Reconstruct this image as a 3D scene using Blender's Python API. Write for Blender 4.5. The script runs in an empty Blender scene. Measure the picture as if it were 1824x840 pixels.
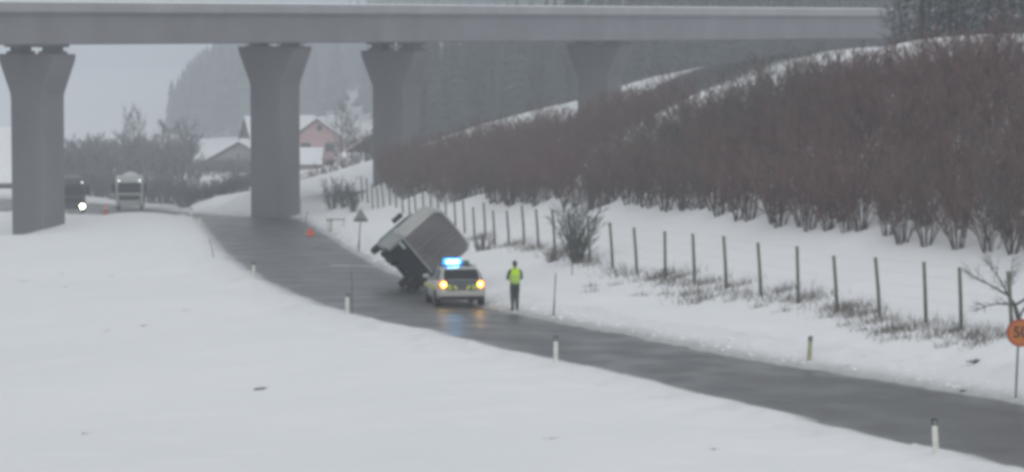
import bpy, bmesh, math, random
import numpy as np
from mathutils import Vector, Matrix

# ------------------------------------------------------------------ camera
F, W, H = 5200.0, 1824.0, 840.0          # focal length in photo pixels
YH = 45.0                                # horizon row in the photograph
CZ = 10.0                                # camera height
PITCH = math.atan((H / 2 - YH) / F)
scn = bpy.context.scene
col = scn.collection
cam = bpy.data.objects.new('camera', bpy.data.cameras.new('camera'))
col.objects.link(cam)
cam.location = (0, 0, CZ)
cam.rotation_euler = (math.pi / 2 - PITCH, 0, 0)
cam.data.sensor_width = 36
cam.data.lens = F / W * 36
cam.data.clip_start = 1
cam.data.clip_end = 6000
scn.camera = cam

# ------------------------------------------------------------------ sky, sun, exposure
SUN_EL, SUN_AZ = math.radians(40), math.radians(180)
world = bpy.data.worlds.new('World')
scn.world = world
world.use_nodes = True
nt = world.node_tree
bg = nt.nodes['Background']
sky = nt.nodes.new('ShaderNodeTexSky')
sky.sky_type = 'NISHITA'
sky.sun_disc = False
sky.sun_elevation = SUN_EL
sky.sun_rotation = SUN_AZ
sky.air_density = 1.0
sky.dust_density = 4.0
hs = nt.nodes.new('ShaderNodeHueSaturation')
hs.inputs['Saturation'].default_value = 0.16
hs.inputs['Value'].default_value = 1.0
mx = nt.nodes.new('ShaderNodeMix')
mx.data_type = 'RGBA'
mx.inputs['Factor'].default_value = 0.75      # closed cloud cover: an even grey
mx.inputs['B'].default_value = (4.80, 5.02, 5.27, 1)
nt.links.new(sky.outputs[0], hs.inputs['Color'])
nt.links.new(hs.outputs[0], mx.inputs['A'])
nt.links.new(mx.outputs['Result'], bg.inputs[0])
bg.inputs[1].default_value = 0.129
sun = bpy.data.objects.new('sun', bpy.data.lights.new('sun', 'SUN'))
col.objects.link(sun)
sun.data.energy = 0.6
sun.data.angle = math.radians(60)
sun.data.color = (1.0, 0.97, 0.93)
sun.rotation_euler = (math.pi / 2 - SUN_EL, 0, math.pi - SUN_AZ)
vs = scn.view_settings
vs.view_transform = 'Standard'
vs.look = 'None'
vs.exposure = 0.0
vs.gamma = 1.0
vs.use_curve_mapping = False
scn.render.engine = 'CYCLES'
cy = scn.cycles
cy.use_denoising = True
cy.max_bounces = 6
cy.volume_bounces = 2
cy.pixel_filter_type = 'GAUSSIAN'
cy.filter_width = 4.4

rng = random.Random(7)
nrng = np.random.default_rng(11)

# ------------------------------------------------------------------ pixel helpers
CP, SP = math.cos(PITCH), math.sin(PITCH)


def ray(px, py):
    u, v = (px - W / 2) / F, -(py - H / 2) / F
    d = (u, CP + v * SP, -SP + v * CP)
    return d[0] / d[1], d[2] / d[1]            # x per metre of depth, z per metre


def at(px, py, Y):
    a, b = ray(px, py)
    return (a * Y, Y, CZ + b * Y)


def colx(px, Y):
    return ray(px, 300)[0] * Y


ROAD_Y = [30, 70, 95, 133, 175, 226, 262, 300, 400]
ROAD_Z = [-10.5, -10.3, -10.0, -11.5, -13.0, -15.0, -16.8, -18.0, -20.5]


def road_z(Y):
    return CZ + float(np.interp(Y, ROAD_Y, ROAD_Z))


def road_hit(px, py):
    a, b = ray(px, py)
    lo, hi = 30.0, 300.0
    for _ in range(60):
        m = (lo + hi) / 2
        if CZ + b * m > road_z(m):
            lo = m
        else:
            hi = m
    return (a * lo, lo, road_z(lo))


# ------------------------------------------------------------------ materials
def mat(name, color, rough=0.7, metal=0.0, var=0.0, scale=3.0, bump=0.0, bscale=20.0, emit=None, estr=0.0, spec=0.5, alpha=1.0, detail=4.0, coat=0.0):
    m = bpy.data.materials.new(name)
    m.use_nodes = True
    t = m.node_tree
    p = t.nodes['Principled BSDF']
    p.inputs['Base Color'].default_value = (*color, 1)
    p.inputs['Roughness'].default_value = rough
    p.inputs['Metallic'].default_value = metal
    p.inputs['Specular IOR Level'].default_value = spec
    p.inputs['Coat Weight'].default_value = coat
    tc = t.nodes.new('ShaderNodeTexCoord')
    if var > 0:
        n = t.nodes.new('ShaderNodeTexNoise')
        n.inputs['Scale'].default_value = scale
        n.inputs['Detail'].default_value = detail
        r = t.nodes.new('ShaderNodeValToRGB')
        r.color_ramp.elements[0].position = 0.3
        r.color_ramp.elements[1].position = 0.7
        r.color_ramp.elements[0].color = (*[c * (1 - var) for c in color], 1)
        r.color_ramp.elements[1].color = (*[min(1, c * (1 + var)) for c in color], 1)
        t.links.new(tc.outputs['Object'], n.inputs['Vector'])
        t.links.new(n.outputs['Fac'], r.inputs['Fac'])
        t.links.new(r.outputs['Color'], p.inputs['Base Color'])
    if bump > 0:
        n2 = t.nodes.new('ShaderNodeTexNoise')
        n2.inputs['Scale'].default_value = bscale
        n2.inputs['Detail'].default_value = 5
        b = t.nodes.new('ShaderNodeBump')
        b.inputs['Strength'].default_value = bump
        b.inputs['Distance'].default_value = 0.05
        t.links.new(tc.outputs['Object'], n2.inputs['Vector'])
        t.links.new(n2.outputs['Fac'], b.inputs['Height'])
        t.links.new(b.outputs['Normal'], p.inputs['Normal'])
    if emit:
        p.inputs['Emission Color'].default_value = (*emit, 1)
        p.inputs['Emission Strength'].default_value = estr
    return m


def streaks(m, amount=0.16):
    """vertical run-off stains"""
    t = m.node_tree
    p = t.nodes['Principled BSDF']
    src_ = p.inputs['Base Color'].links[0].from_socket
    g = t.nodes.new('ShaderNodeNewGeometry')
    mp = t.nodes.new('ShaderNodeMapping')
    mp.inputs['Scale'].default_value = (0.55, 0.55, 0.09)
    n = t.nodes.new('ShaderNodeTexNoise')
    n.inputs['Scale'].default_value = 1.0
    n.inputs['Detail'].default_value = 6
    mr = t.nodes.new('ShaderNodeMapRange')
    mr.inputs['From Min'].default_value = 0.35
    mr.inputs['From Max'].default_value = 0.65
    mr.inputs['To Min'].default_value = 1 - amount
    mr.inputs['To Max'].default_value = 1 + amount
    sc_ = t.nodes.new('ShaderNodeVectorMath')
    sc_.operation = 'SCALE'
    t.links.new(g.outputs['Position'], mp.inputs['Vector'])
    t.links.new(mp.outputs[0], n.inputs['Vector'])
    t.links.new(n.outputs['Fac'], mr.inputs['Value'])
    t.links.new(src_, sc_.inputs[0])
    t.links.new(mr.outputs[0], sc_.inputs['Scale'])
    t.links.new(sc_.outputs[0], p.inputs['Base Color'])


M = {}
M['snow'] = mat('snow', (0.80, 0.82, 0.84), 0.85, var=0.03, scale=0.6, bump=0.25, bscale=4)
M['concrete'] = mat('concrete', (0.183, 0.179, 0.193), 0.85, var=0.10, scale=0.35, bump=0.1, bscale=6, detail=8)
M['concrete_pier'] = mat('concrete_pier', (0.148, 0.146, 0.155), 0.85, var=0.10, scale=0.35, bump=0.1, bscale=6, detail=8)
M['concrete_dark'] = mat('concrete_dark', (0.15, 0.15, 0.155), 0.9, var=0.12, scale=0.4)
M['concrete_pale'] = mat('concrete_pale', (0.30, 0.298, 0.31), 0.85, var=0.08, scale=0.3)
streaks(M['concrete'], 0.055)
streaks(M['concrete_pier'], 0.06)
streaks(M['concrete_pale'], 0.05)
M['twig'] = mat('twig_brown', (0.136, 0.092, 0.087), 0.9, var=0.30, scale=1.2)
M['stem'] = mat('stem_grey_brown', (0.082, 0.068, 0.062), 0.9, var=0.30, scale=2)
M['twig_grey'] = mat('twig_grey', (0.085, 0.085, 0.080), 0.9, var=0.25, scale=2)
M['twig_hazed'] = mat('twig_hazed', (0.175, 0.182, 0.188), 0.9, var=0.25, scale=2)  # grey twigs with the paleness of haze put into their colour
M['twig_red'] = mat('twig_reddish', (0.150, 0.093, 0.089), 0.9, var=0.25, scale=1.2)
M['twig_dull'] = mat('twig_dull', (0.116, 0.101, 0.094), 0.9, var=0.25, scale=1.2)
M['twig_green'] = mat('twig_olive', (0.075, 0.080, 0.060), 0.9, var=0.25, scale=2)
M['bark'] = mat('bark', (0.060, 0.055, 0.055), 0.9, var=0.3, scale=3)
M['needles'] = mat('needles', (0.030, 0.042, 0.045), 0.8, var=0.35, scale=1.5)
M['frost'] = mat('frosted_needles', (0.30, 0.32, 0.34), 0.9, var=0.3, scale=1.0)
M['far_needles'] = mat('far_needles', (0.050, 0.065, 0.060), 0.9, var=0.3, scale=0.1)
M['grass'] = mat('dry_grass', (0.150, 0.132, 0.115), 0.95, var=0.35, scale=2)
M['post_wood'] = mat('post_wood', (0.115, 0.120, 0.090), 0.9, var=0.35, scale=3)
M['wire'] = mat('wire', (0.20, 0.20, 0.20), 0.6, metal=0.6)
M['white_plastic'] = mat('white_plastic', (0.62, 0.62, 0.58), 0.5, var=0.12, scale=6)
M['old_plastic'] = mat('old_plastic', (0.34, 0.34, 0.20), 0.6, var=0.2, scale=6)
M['black'] = mat('black_plastic', (0.012, 0.012, 0.014), 0.5)
M['reflector'] = mat('reflector', (0.45, 0.10, 0.05), 0.25)
M['galv'] = mat('galvanised', (0.20, 0.22, 0.23), 0.5, metal=0.5, var=0.1)
M['pole_dark'] = mat('pole_dark', (0.10, 0.10, 0.095), 0.7, var=0.2)
M['sign_orange'] = mat('sign_orange', (0.52, 0.16, 0.02), 0.5, var=0.08, scale=5)
M['sign_red'] = mat('sign_red', (0.35, 0.045, 0.03), 0.5)
M['sign_back'] = mat('sign_back', (0.23, 0.23, 0.23), 0.5, metal=0.4)
M['triangle_red'] = mat('triangle_red', (0.75, 0.10, 0.05), 0.4, emit=(1, 0.15, 0.08), estr=0.0)
M['tyre'] = mat('tyre', (0.015, 0.015, 0.016), 0.85)
M['rim'] = mat('rim', (0.30, 0.30, 0.31), 0.4, metal=0.7)
M['glass'] = mat('car_glass', (0.016, 0.020, 0.024), 0.12, spec=0.22)
M['police_white'] = mat('police_white', (0.40, 0.41, 0.38), 0.3, coat=0.4, var=0.08, scale=2)
M['police_yellow'] = mat('police_yellow', (0.55, 0.56, 0.10), 0.4)
M['police_green'] = mat('police_green', (0.30, 0.42, 0.04), 0.4)
M['police_dark'] = mat('police_dark', (0.035, 0.05, 0.06), 0.35)
M['lamp_red'] = mat('lamp_red', (0.5, 0.02, 0.02), 0.25, emit=(1.0, 0.10, 0.05), estr=0.8)
M['lamp_amber'] = mat('lamp_amber', (0.9, 0.5, 0.05), 0.25, emit=(1.0, 0.58, 0.06), estr=30)
M['lamp_amber_rim'] = mat('lamp_amber_rim', (0.8, 0.3, 0.03), 0.25, emit=(1.0, 0.42, 0.02), estr=3.4)
M['lamp_blue_rim'] = mat('lamp_blue_rim', (0.02, 0.2, 0.8), 0.25, emit=(0.0, 0.30, 1.0), estr=2.2)
M['lamp_blue'] = mat('lamp_blue', (0.1, 0.4, 0.9), 0.25, emit=(0.20, 0.62, 1.0), estr=34)
M['lamp_head'] = mat('lamp_head', (0.9, 0.9, 0.8), 0.2, emit=(1.0, 0.93, 0.62), estr=45)
M['lamp_mark'] = mat('lamp_mark', (0.9, 0.9, 0.9), 0.2, emit=(0.95, 1.0, 1.0), estr=2.0)
M['plate'] = mat('plate', (0.65, 0.65, 0.65), 0.4)
M['lens_off'] = mat('lens_off', (0.30, 0.32, 0.33), 0.2)
M['truck_grey'] = mat('truck_grey', (0.20, 0.215, 0.21), 0.5, var=0.2, scale=1.2)
M['truck_lit_dusty'] = mat('truck_side_lit_dusty', (0.44, 0.45, 0.43), 0.7, var=0.25, scale=1.0, detail=6)  # upturned side: skylight brightness put into its colour, along with snow and dust
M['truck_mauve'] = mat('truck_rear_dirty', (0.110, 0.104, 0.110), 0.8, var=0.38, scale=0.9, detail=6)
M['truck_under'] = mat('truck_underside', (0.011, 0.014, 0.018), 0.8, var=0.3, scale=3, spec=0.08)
M['truck_teal'] = mat('truck_teal', (0.03, 0.10, 0.11), 0.5)
M['truck_cab'] = mat('truck_cab', (0.36, 0.39, 0.38), 0.4, var=0.1)
M['truck_cab2'] = mat('truck_cab_dark', (0.06, 0.065, 0.07), 0.5)
M['truck_white'] = mat('truck_white', (0.50, 0.50, 0.48), 0.6, var=0.1)
M['hi_vis'] = mat('hi_vis', (0.50, 0.80, 0.02), 0.7, emit=(0.55, 0.9, 0.02), estr=0.0, var=0.06, scale=8)
M['hi_vis_tape'] = mat('hi_vis_tape', (0.42, 0.50, 0.28), 0.4)
M['cloth_green'] = mat('cloth_green', (0.045, 0.085, 0.075), 0.9, var=0.15, scale=10)
M['cloth_dark'] = mat('cloth_dark', (0.040, 0.050, 0.052), 0.9, var=0.2, scale=8)
M['cloth_navy'] = mat('cloth_navy', (0.010, 0.013, 0.018), 0.9, var=0.2, scale=8, spec=0.05)
M['skin'] = mat('skin', (0.42, 0.25, 0.19), 0.6)
M['hair'] = mat('hair', (0.018, 0.015, 0.014), 0.8)
M['boot'] = mat('boot', (0.015, 0.015, 0.015), 0.6)
M['pink_wall'] = mat('pink_wall', (0.47, 0.305, 0.30), 0.9, var=0.06, scale=0.5)
M['beige_wall'] = mat('beige_wall', (0.42, 0.40, 0.35), 0.9, var=0.08, scale=0.5)
M['grey_wall'] = mat('grey_wall', (0.22, 0.22, 0.23), 0.9, var=0.15, scale=0.4)
M['dark_wood'] = mat('dark_wood', (0.085, 0.075, 0.072), 0.9, var=0.2, scale=0.6)
M['roof_edge'] = mat('roof_edge', (0.09, 0.075, 0.075), 0.8)
M['window'] = mat('window_glass', (0.03, 0.035, 0.045), 0.15)
M['frame'] = mat('window_frame', (0.40, 0.38, 0.38), 0.6)
M['smear'] = mat('slush', (0.30, 0.31, 0.32), 0.5, var=0.2, scale=1.5, bump=0.3, bscale=6)
M['soil'] = mat('soil_clod', (0.03, 0.035, 0.03), 0.95, var=0.3, scale=6)


# ------------------------------------------------------------------ mesh helpers
class MB:
    def __init__(s):
        s.v, s.f = [], []

    def add(s, verts, faces):
        o = len(s.v)
        s.v.extend([tuple(p) for p in verts])
        s.f.extend([tuple(i + o for i in f) for f in faces])
        return s

    def box(s, c, size, rz=0.0, taper=(1, 1), rot=None):
        hx, hy, hz = size[0] / 2, size[1] / 2, size[2] / 2
        tx, ty = taper
        pts = [(-hx, -hy, -hz), (hx, -hy, -hz), (hx, hy, -hz), (-hx, hy, -hz),
               (-hx * tx, -hy * ty, hz), (hx * tx, -hy * ty, hz), (hx * tx, hy * ty, hz), (-hx * tx, hy * ty, hz)]
        R = rot if rot is not None else Matrix.Rotation(rz, 3, 'Z')
        pts = [R @ Vector(p) + Vector(c) for p in pts]
        return s.add(pts, [(3, 2, 1, 0), (4, 5, 6, 7), (0, 1, 5, 4), (1, 2, 6, 5), (2, 3, 7, 6), (3, 0, 4, 7)])

    def tube(s, pts, radii, n=6, cap=True):
        pts = [Vector(p) for p in pts]
        rings = []
        for i, p in enumerate(pts):
            a = pts[max(i - 1, 0)]
            b = pts[min(i + 1, len(pts) - 1)]
            d = (b - a).normalized()
            u = d.cross(Vector((0, 0, 1)) if abs(d.z) < 0.9 else Vector((1, 0, 0))).normalized()
            w = d.cross(u)
            r = radii[i] if isinstance(radii, (list, tuple)) else radii
            rings.append([p + (u * math.cos(2 * math.pi * k / n) + w * math.sin(2 * math.pi * k / n)) * r for k in range(n)])
        vs_ = [q for r in rings for q in r]
        fs = []
        for i in range(len(pts) - 1):
            for k in range(n):
                fs.append((i * n + k, i * n + (k + 1) % n, (i + 1) * n + (k + 1) % n, (i + 1) * n + k))
        if cap:
            fs.append(tuple(range(n))[::-1])
            fs.append(tuple((len(pts) - 1) * n + k for k in range(n)))
        return s.add(vs_, fs)

    def prism(s, outline, a, b, axis='y'):
        """outline in (x,z) extruded along y from a to b (axis 'y'), or (y,z) along x (axis 'x'), or (x,y) along z"""
        n = len(outline)
        if axis == 'y':
            va = [(p[0], a, p[1]) for p in outline]
            vb = [(p[0], b, p[1]) for p in outline]
        elif axis == 'x':
            va = [(a, p[0], p[1]) for p in outline]
            vb = [(b, p[0], p[1]) for p in outline]
        else:
            va = [(p[0], p[1], a) for p in outline]
            vb = [(p[0], p[1], b) for p in outline]
        fs = [tuple(range(n)), tuple(range(2 * n - 1, n - 1, -1))]
        fs += [(i, (i + n), (i + 1) % n + n, (i + 1) % n) for i in range(n)]
        return s.add(va + vb, fs)

    def loft(s, rings, cap=True):
        n = len(rings[0])
        vs_ = [q for r in rings for q in r]
        fs = []
        for i in range(len(rings) - 1):
            for k in range(n):
                fs.append((i * n + k, i * n + (k + 1) % n, (i + 1) * n + (k + 1) % n, (i + 1) * n + k))
        if cap:
            fs.append(tuple(range(n))[::-1])
            fs.append(tuple((len(rings) - 1) * n + k for k in range(n)))
        return s.add(vs_, fs)

    def build(s, name, material, parent=None, smooth=False, bevel=0.0, fix=True):
        me = bpy.data.meshes.new(name)
        me.from_pydata(s.v, [], s.f)
        if fix:
            bm = bmesh.new()
            bm.from_mesh(me)
            if bevel > 0:
                bmesh.ops.bevel(bm, geom=list(bm.edges), offset=bevel, segments=2, affect='EDGES', profile=0.6)
            bmesh.ops.recalc_face_normals(bm, faces=bm.faces)
            bm.to_mesh(me)
            bm.free()
        return link(name, me, material, parent, smooth)


def link(name, me, material, parent=None, smooth=False):
    if material is not None:
        me.materials.append(M[material] if isinstance(material, str) else material)
    if smooth:
        me.polygons.foreach_set('use_smooth', [True] * len(me.polygons))
    me.update()
    o = bpy.data.objects.new(name, me)
    col.objects.link(o)
    if parent is not None:
        o.parent = parent
    return o


def tag(o, label=None, cat=None, group=None, kind=None):
    if label:
        o['label'] = label
    if cat:
        o['category'] = cat
    if group:
        o['group'] = group
    if kind:
        o['kind'] = kind
    return o


def empty(name, loc=(0, 0, 0), rz=0.0, label=None, cat=None, group=None):
    o = bpy.data.objects.new(name, None)
    o.empty_display_size = 0.3
    col.objects.link(o)
    o.location = loc
    o.rotation_euler = (0, 0, rz)
    return tag(o, label, cat, group)


def np_mesh(name, verts, tris):
    me = bpy.data.meshes.new(name)
    me.vertices.add(len(verts))
    me.vertices.foreach_set('co', np.asarray(verts, np.float32).ravel())
    n = len(tris)
    k = tris.shape[1]
    me.loops.add(n * k)
    me.polygons.add(n)
    me.loops.foreach_set('vertex_index', np.asarray(tris, np.int32).ravel())
    me.polygons.foreach_set('loop_start', np.arange(0, n * k, k, dtype=np.int32))
    me.update(calc_edges=True)
    return me


# ------------------------------------------------------------------ bridge line in plan
BP = np.array([-34.0, 210.0])
BD = np.array([0.631, 0.776])
BD = BD / np.linalg.norm(BD)
BN = np.array([-BD[1], BD[0]])


def bridge_pt(t, p):
    q = BP + BD * t + BN * p
    return float(q[0]), float(q[1])


def bridge_t(px, p):
    k = (px - W / 2) / F
    q = BP + BN * p
    return float((k * q[1] - q[0]) / (BD[0] - k * BD[1]))


# ------------------------------------------------------------------ terrain
L_PX = [(1900, 852), (1824, 835), (1664, 797), (1600, 785), (1450, 750), (1300, 712), (1150, 675), (985, 640), (830, 605),
        (720, 582), (620, 557), (520, 522), (440, 480), (390, 440), (366, 405), (352, 386)]
R_PX = [(1900, 728), (1824, 717), (1700, 695), (1550, 672), (1400, 650), (1250, 622), (1100, 593), (985, 571), (870, 547),
        (790, 522), (740, 502), (690, 482), (650, 460), (600, 430), (560, 402), (520, 386)]
Lp = [road_hit(*p)[:2] for p in L_PX]
Rp = [road_hit(*p)[:2] for p in R_PX]


def ext(a, b, d):
    a, b = np.array(a), np.array(b)
    u = (a - b) / np.linalg.norm(a - b)
    return tuple(a + u * d)


Lp = [ext(Lp[0], Lp[2], 60)] + Lp + [(-29.0, 236), (-36.5, 246), (-46.5, 260), (-60, 280), (-84, 306)]
Rp = [ext(Rp[0], Rp[2], 60)] + Rp + [(-22.0, 236), (-25.3, 246), (-30.5, 266), (-41, 292), (-66, 322)]


def resample(pts, n):
    """smooth, evenly spaced curve through pts"""
    P = np.array(pts)
    for _ in range(3):                        # corner cutting keeps the ends
        Q = [P[0]]
        for i in range(len(P) - 1):
            Q.append(P[i] * 0.75 + P[i + 1] * 0.25)
            Q.append(P[i] * 0.25 + P[i + 1] * 0.75)
        Q.append(P[-1])
        P = np.array(Q)
    s = np.concatenate([[0], np.cumsum(np.linalg.norm(np.diff(P, axis=0), axis=1))])
    t = np.linspace(0, s[-1], n)
    return np.stack([np.interp(t, s, P[:, 0]), np.interp(t, s, P[:, 1])], 1)


NR = 640
LE, RE = resample(Lp, NR), resample(Rp, NR)
for E_, sd in ((LE, 21), (RE, 22)):
    T_ = np.gradient(E_, axis=0)
    T_ /= np.linalg.norm(T_, axis=1)[:, None]
    q_ = np.arange(NR)
    rag = np.sin(q_ * 0.9 + sd) * 0.05 + np.random.default_rng(sd).normal(0, 0.07, NR) + np.sin(q_ * 0.31 + sd) * 0.06
    E_ += np.stack([T_[:, 1], -T_[:, 0]], 1) * rag[:, None]
CEN = (LE + RE) / 2
LZ = np.array([road_z(y) for y in CEN[:, 1]])
def soft(P):
    k_ = np.ones(9) / 9
    Q = np.stack([np.convolve(np.pad(P[:, c], 4, mode='edge'), k_, 'valid') for c in (0, 1)], 1)
    return np.gradient(Q, axis=0)


LT, RT = soft(LE), soft(RE)
LT /= np.linalg.norm(LT, axis=1)[:, None]
RT /= np.linalg.norm(RT, axis=1)[:, None]

ctrl = []                                     # (x, y, z) in world


def cpx(px, py, Y):
    ctrl.append(at(px, py, Y))


def cw(x, y, zrel):
    ctrl.append((x, y, CZ + zrel))


def ccol(px, Y, zrel):
    ctrl.append((colx(px, Y), Y, CZ + zrel))


for i in range(0, NR, 13):                     # road: edges and just outside them
    l, r, z = LE[i], RE[i], LZ[i]
    n = (r - l) / np.linalg.norm(r - l)
    for q, dz in ((l, 0.02), (r, 0.02), ((l + r) / 2, 0.0), (l - n * 1.2, 0.10), (r + n * 1.2, 0.16)):
        ctrl.append((q[0], q[1], road_z(q[1]) + dz))
# fence foot line
FENCE = [(16.5, 79), (13.9, 86), (10.7, 96), (7.9, 103.5), (5.5, 112), (3.6, 122), (2.2, 132), (0.9, 143), (-0.6, 154),
         (-2.1, 164), (-4, 178), (-7, 200), (-10, 218), (-12.6, 233), (-14.5, 245)]
FENCE_ROW = {86: 590, 96: 552, 103.5: 516, 112: 493, 122: 470, 132: 452, 143: 441, 154: 441, 164: 425}
for x, y in FENCE:
    if y in FENCE_ROW:
        px = W / 2 + x / y * F
        cpx(px, FENCE_ROW[y], y)
    else:
        cw(x, y, {79: -8.9, 178: -12.55, 200: -13.35, 218: -14.05, 233: -14.6, 245: -14.9}[y])
# foot of the scrub
SCRUB = [(1980, 470, 92), (1760, 445, 100), (1640, 432, 104), (1550, 413, 108), (1450, 405, 113), (1340, 395, 120), (1200, 372, 135),
         (1100, 358, 147), (1000, 351, 160), (870, 349, 185), (760, 341, 212), (690, 336, 228)]
for p in SCRUB:
    cpx(*p)
# hillside above it
UP = [(2100, 112, -3.9), (1824, 122, -3.5), (1600, 126, -4.2), (1400, 140, -5.5), (1240, 155, -6.7), (1040, 185, -8.4), (860, 212, -10.6), (700, 240, -12.6)]
CREST = [(2100, 135, -0.6), (1824, 147, -0.55), (1650, 150, -0.95), (1500, 158, -1.6), (1400, 165, -2.45), (2000, 160, -1.3), (1824, 158, -0.95), (1824, 168, -1.6), (1650, 160, -1.35), (1650, 170, -2.2), (1500, 170, -2.3), (1240, 175, -4.2), (1040, 203, -7.3), (900, 222, -9.6)]
for p in UP + CREST:
    ccol(*p)
for p in [(2100, 175, -1.8), (1824, 185, -2.6), (1600, 195, -4.0), (1400, 205, -5.2), (1240, 215, -6.8), (1040, 232, -9.0), (900, 240, -11.0)]:
    ccol(*p)
# ground under and behind the bridge on the right
for px, p, z in [(1050, 5, -9.6), (1117, 5, -8.0), (1230, 5, -5.5), (1350, 5, -3.4), (1480, 5, -2.1), (1620, 5, -1.6),
                 (830, 14, -11.2), (940, 14, -9.8), (1040, 14, -8.4), (1117, 14, -7.0), (1230, 14, -4.2), (1350, 14, -2.8), (1480, 14, -1.9),
                 (830, 26, -10.3), (940, 26, -9.3), (1040, 26, -7.7), (1117, 26, -5.8), (1230, 26, -3.2), (1350, 26, -2.3), (1480, 26, -1.6), (1620, 26, -1.4)]:
    x, y = bridge_pt(bridge_t(px, p), p)
    cw(x, y, z)
# left field
for p in [(0, 218, -16.0), (50, 218, -15.5), (100, 217, -15.0), (150, 218, -14.5), (0, 230, -16.6), (100, 230, -16.1), (200, 230, -15.5), (-80, 205, -15.8)]:
    ccol(*p)
for p in [(-28, 40, -10.9), (0, 40, -10.6), (26, 40, -10.4), (-12.6, 71, -10.8), (-5, 70, -10.5), (-30, 80, -11.2), (-8.3, 84, -10.7), (-14, 105, -11.3),
          (-19, 110, -11.9), (-50, 120, -12.4), (-16.5, 140, -12.2), (-30, 150, -12.6), (-60, 170, -13.6),
          (-25, 185, -13.15), (-34, 193, -14.0), (-26.5, 205, -13.9), (-27.3, 219, -14.1), (-30.5, 213, -14.1), (-33.2, 211, -14.8), (-36.5, 206, -15.3), (-45, 205, -15.4), (-70, 215, -16.0), (-95, 240, -17.0),
          (-45, 240, -16.4), (-60, 260, -17.0), (-90, 310, -18.5), (-21, 250, -14.4), (-23.6, 252, -14.6), (-27.5, 253, -15.3), (-27, 262, -15.6), (-12, 260, -14.5), (-25, 290, -17.0), (0, 300, -13), (-40, 330, -19.0),
          (30, 330, -9), (70, 330, -6), (70, 200, -3.5), (60, 130, -2.0), (45, 95, -5), (40, 60, -8.5), (90, 90, -3), (-90, 60, -12), (-90, 120, -13.2)]:
    cw(*p)
ctrl = np.array(ctrl)


def tps_fit(P):
    S = 100.0
    X = P[:, :2] / S
    n = len(X)
    r = np.linalg.norm(X[:, None] - X[None], axis=2)
    K = r ** 2 * np.log(r + 1e-9) + np.eye(n) * 2e-5
    A = np.zeros((n + 3, n + 3))
    A[:n, :n] = K
    A[:n, n] = 1
    A[:n, n + 1:] = X
    A[n, :n] = 1
    A[n + 1:, :n] = X.T
    b = np.zeros(n + 3)
    b[:n] = P[:, 2]
    w = np.linalg.solve(A, b)

    def ev(Q):
        Q = np.asarray(Q, float) / S
        out = np.zeros(len(Q))
        for s in range(0, len(Q), 8000):
            q = Q[s:s + 8000]
            r = np.linalg.norm(q[:, None] - X[None], axis=2)
            out[s:s + 8000] = (r ** 2 * np.log(r + 1e-9)) @ w[:n] + w[n] + q @ w[n + 1:]
        return out
    return ev


tps = tps_fit(ctrl)


def sstep(a, b, x):
    t = np.clip((x - a) / (b - a), 0, 1)
    return t * t * (3 - 2 * t)


def vnoise(x, y, seed=0):
    """smooth value noise"""
    xi, yi = np.floor(x).astype(np.int64), np.floor(y).astype(np.int64)
    fx, fy = x - xi, y - yi
    fx, fy = fx * fx * (3 - 2 * fx), fy * fy * (3 - 2 * fy)

    def h(a, b):
        v = np.sin(a * 127.1 + b * 311.7 + seed * 74.7) * 43758.5453
        return v - np.floor(v)
    return (h(xi, yi) * (1 - fx) + h(xi + 1, yi) * fx) * (1 - fy) + (h(xi, yi + 1) * (1 - fx) + h(xi + 1, yi + 1) * fx) * fy - 0.5


def far_z(x, y):
    base = np.interp(y, [0, 300, 400, 470, 650, 900, 3000], [-13, -17, -20.5, -23.2, -29, -38, -45.0])
    rise = sstep(-150, 130, x) * 80 * sstep(800, 1400, y) + sstep(-85, 60, x) * 16 * sstep(520, 1000, y)
    rise = rise + sstep(-40, 50, x) * 17 * sstep(310, 470, y)
    right = sstep(60, 200, x) * 10
    left = sstep(-90, -300, x) * 6
    return CZ + base + rise + right + left


def ground_z(x, y, fine=True):
    x = np.atleast_1d(np.asarray(x, float))
    y = np.atleast_1d(np.asarray(y, float))
    w = np.maximum(sstep(285, 400, y), np.maximum(sstep(70, 130, np.abs(x)), sstep(45, 20, y)))
    z = far_z(x, y)
    k = w < 0.999
    if k.any():
        t = tps(np.stack([x[k], y[k]], 1))
        z[k] = t * (1 - w[k]) + z[k] * w[k]
    # distance to the road
    d = np.full(len(x), 99.0)
    side = np.zeros(len(x))
    near = np.where((x > -90) & (x < 45) & (y > 25) & (y < 330))[0]
    zr = np.zeros(len(x))
    zr[near] = np.interp(y[near], ROAD_Y, ROAD_Z) + CZ
    for s in range(0, len(near), 6000):
        i = near[s:s + 6000]
        out = []
        for P, T, sg in ((LE, LT, -1.0), (RE, RT, 1.0)):
            dd = np.hypot(x[i, None] - P[None, :, 0], y[i, None] - P[None, :, 1])
            j = dd.argmin(1)
            off = sg * ((x[i] - P[j, 0]) * T[j, 1] - (y[i] - P[j, 1]) * T[j, 0])
            out.append(off)
        d[i] = np.maximum(out[0], out[1])
    nz = vnoise(x * 0.11, y * 0.09, 6) * 0.22 + vnoise(x * 0.35, y * 0.35, 1) * 0.10 + vnoise(x * 1.1, y * 1.1, 2) * 0.06
    amp = 1.0
    if fine:
        rough = sstep(6, 0.6, d) * sstep(-0.1, 0.5, d) + 0.0
        nz = nz + rough * (vnoise(x * 2.3, y * 2.3, 3) * 0.24 + vnoise(x * 0.9, y * 0.9, 4) * 0.16 + 0.03)
    z = z + nz * sstep(-0.2, 1.0, d) * amp
    inside = d < -0.30
    z = np.where(inside, np.minimum(z, zr - 0.12), z)
    z = np.where((d >= -0.30) & (d < 1.5), zr - 0.06 + (z - zr + 0.06) * sstep(0.1, 1.5, d) + 0.16 * sstep(-0.30, 0.35, d), z)
    return z, d


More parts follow.
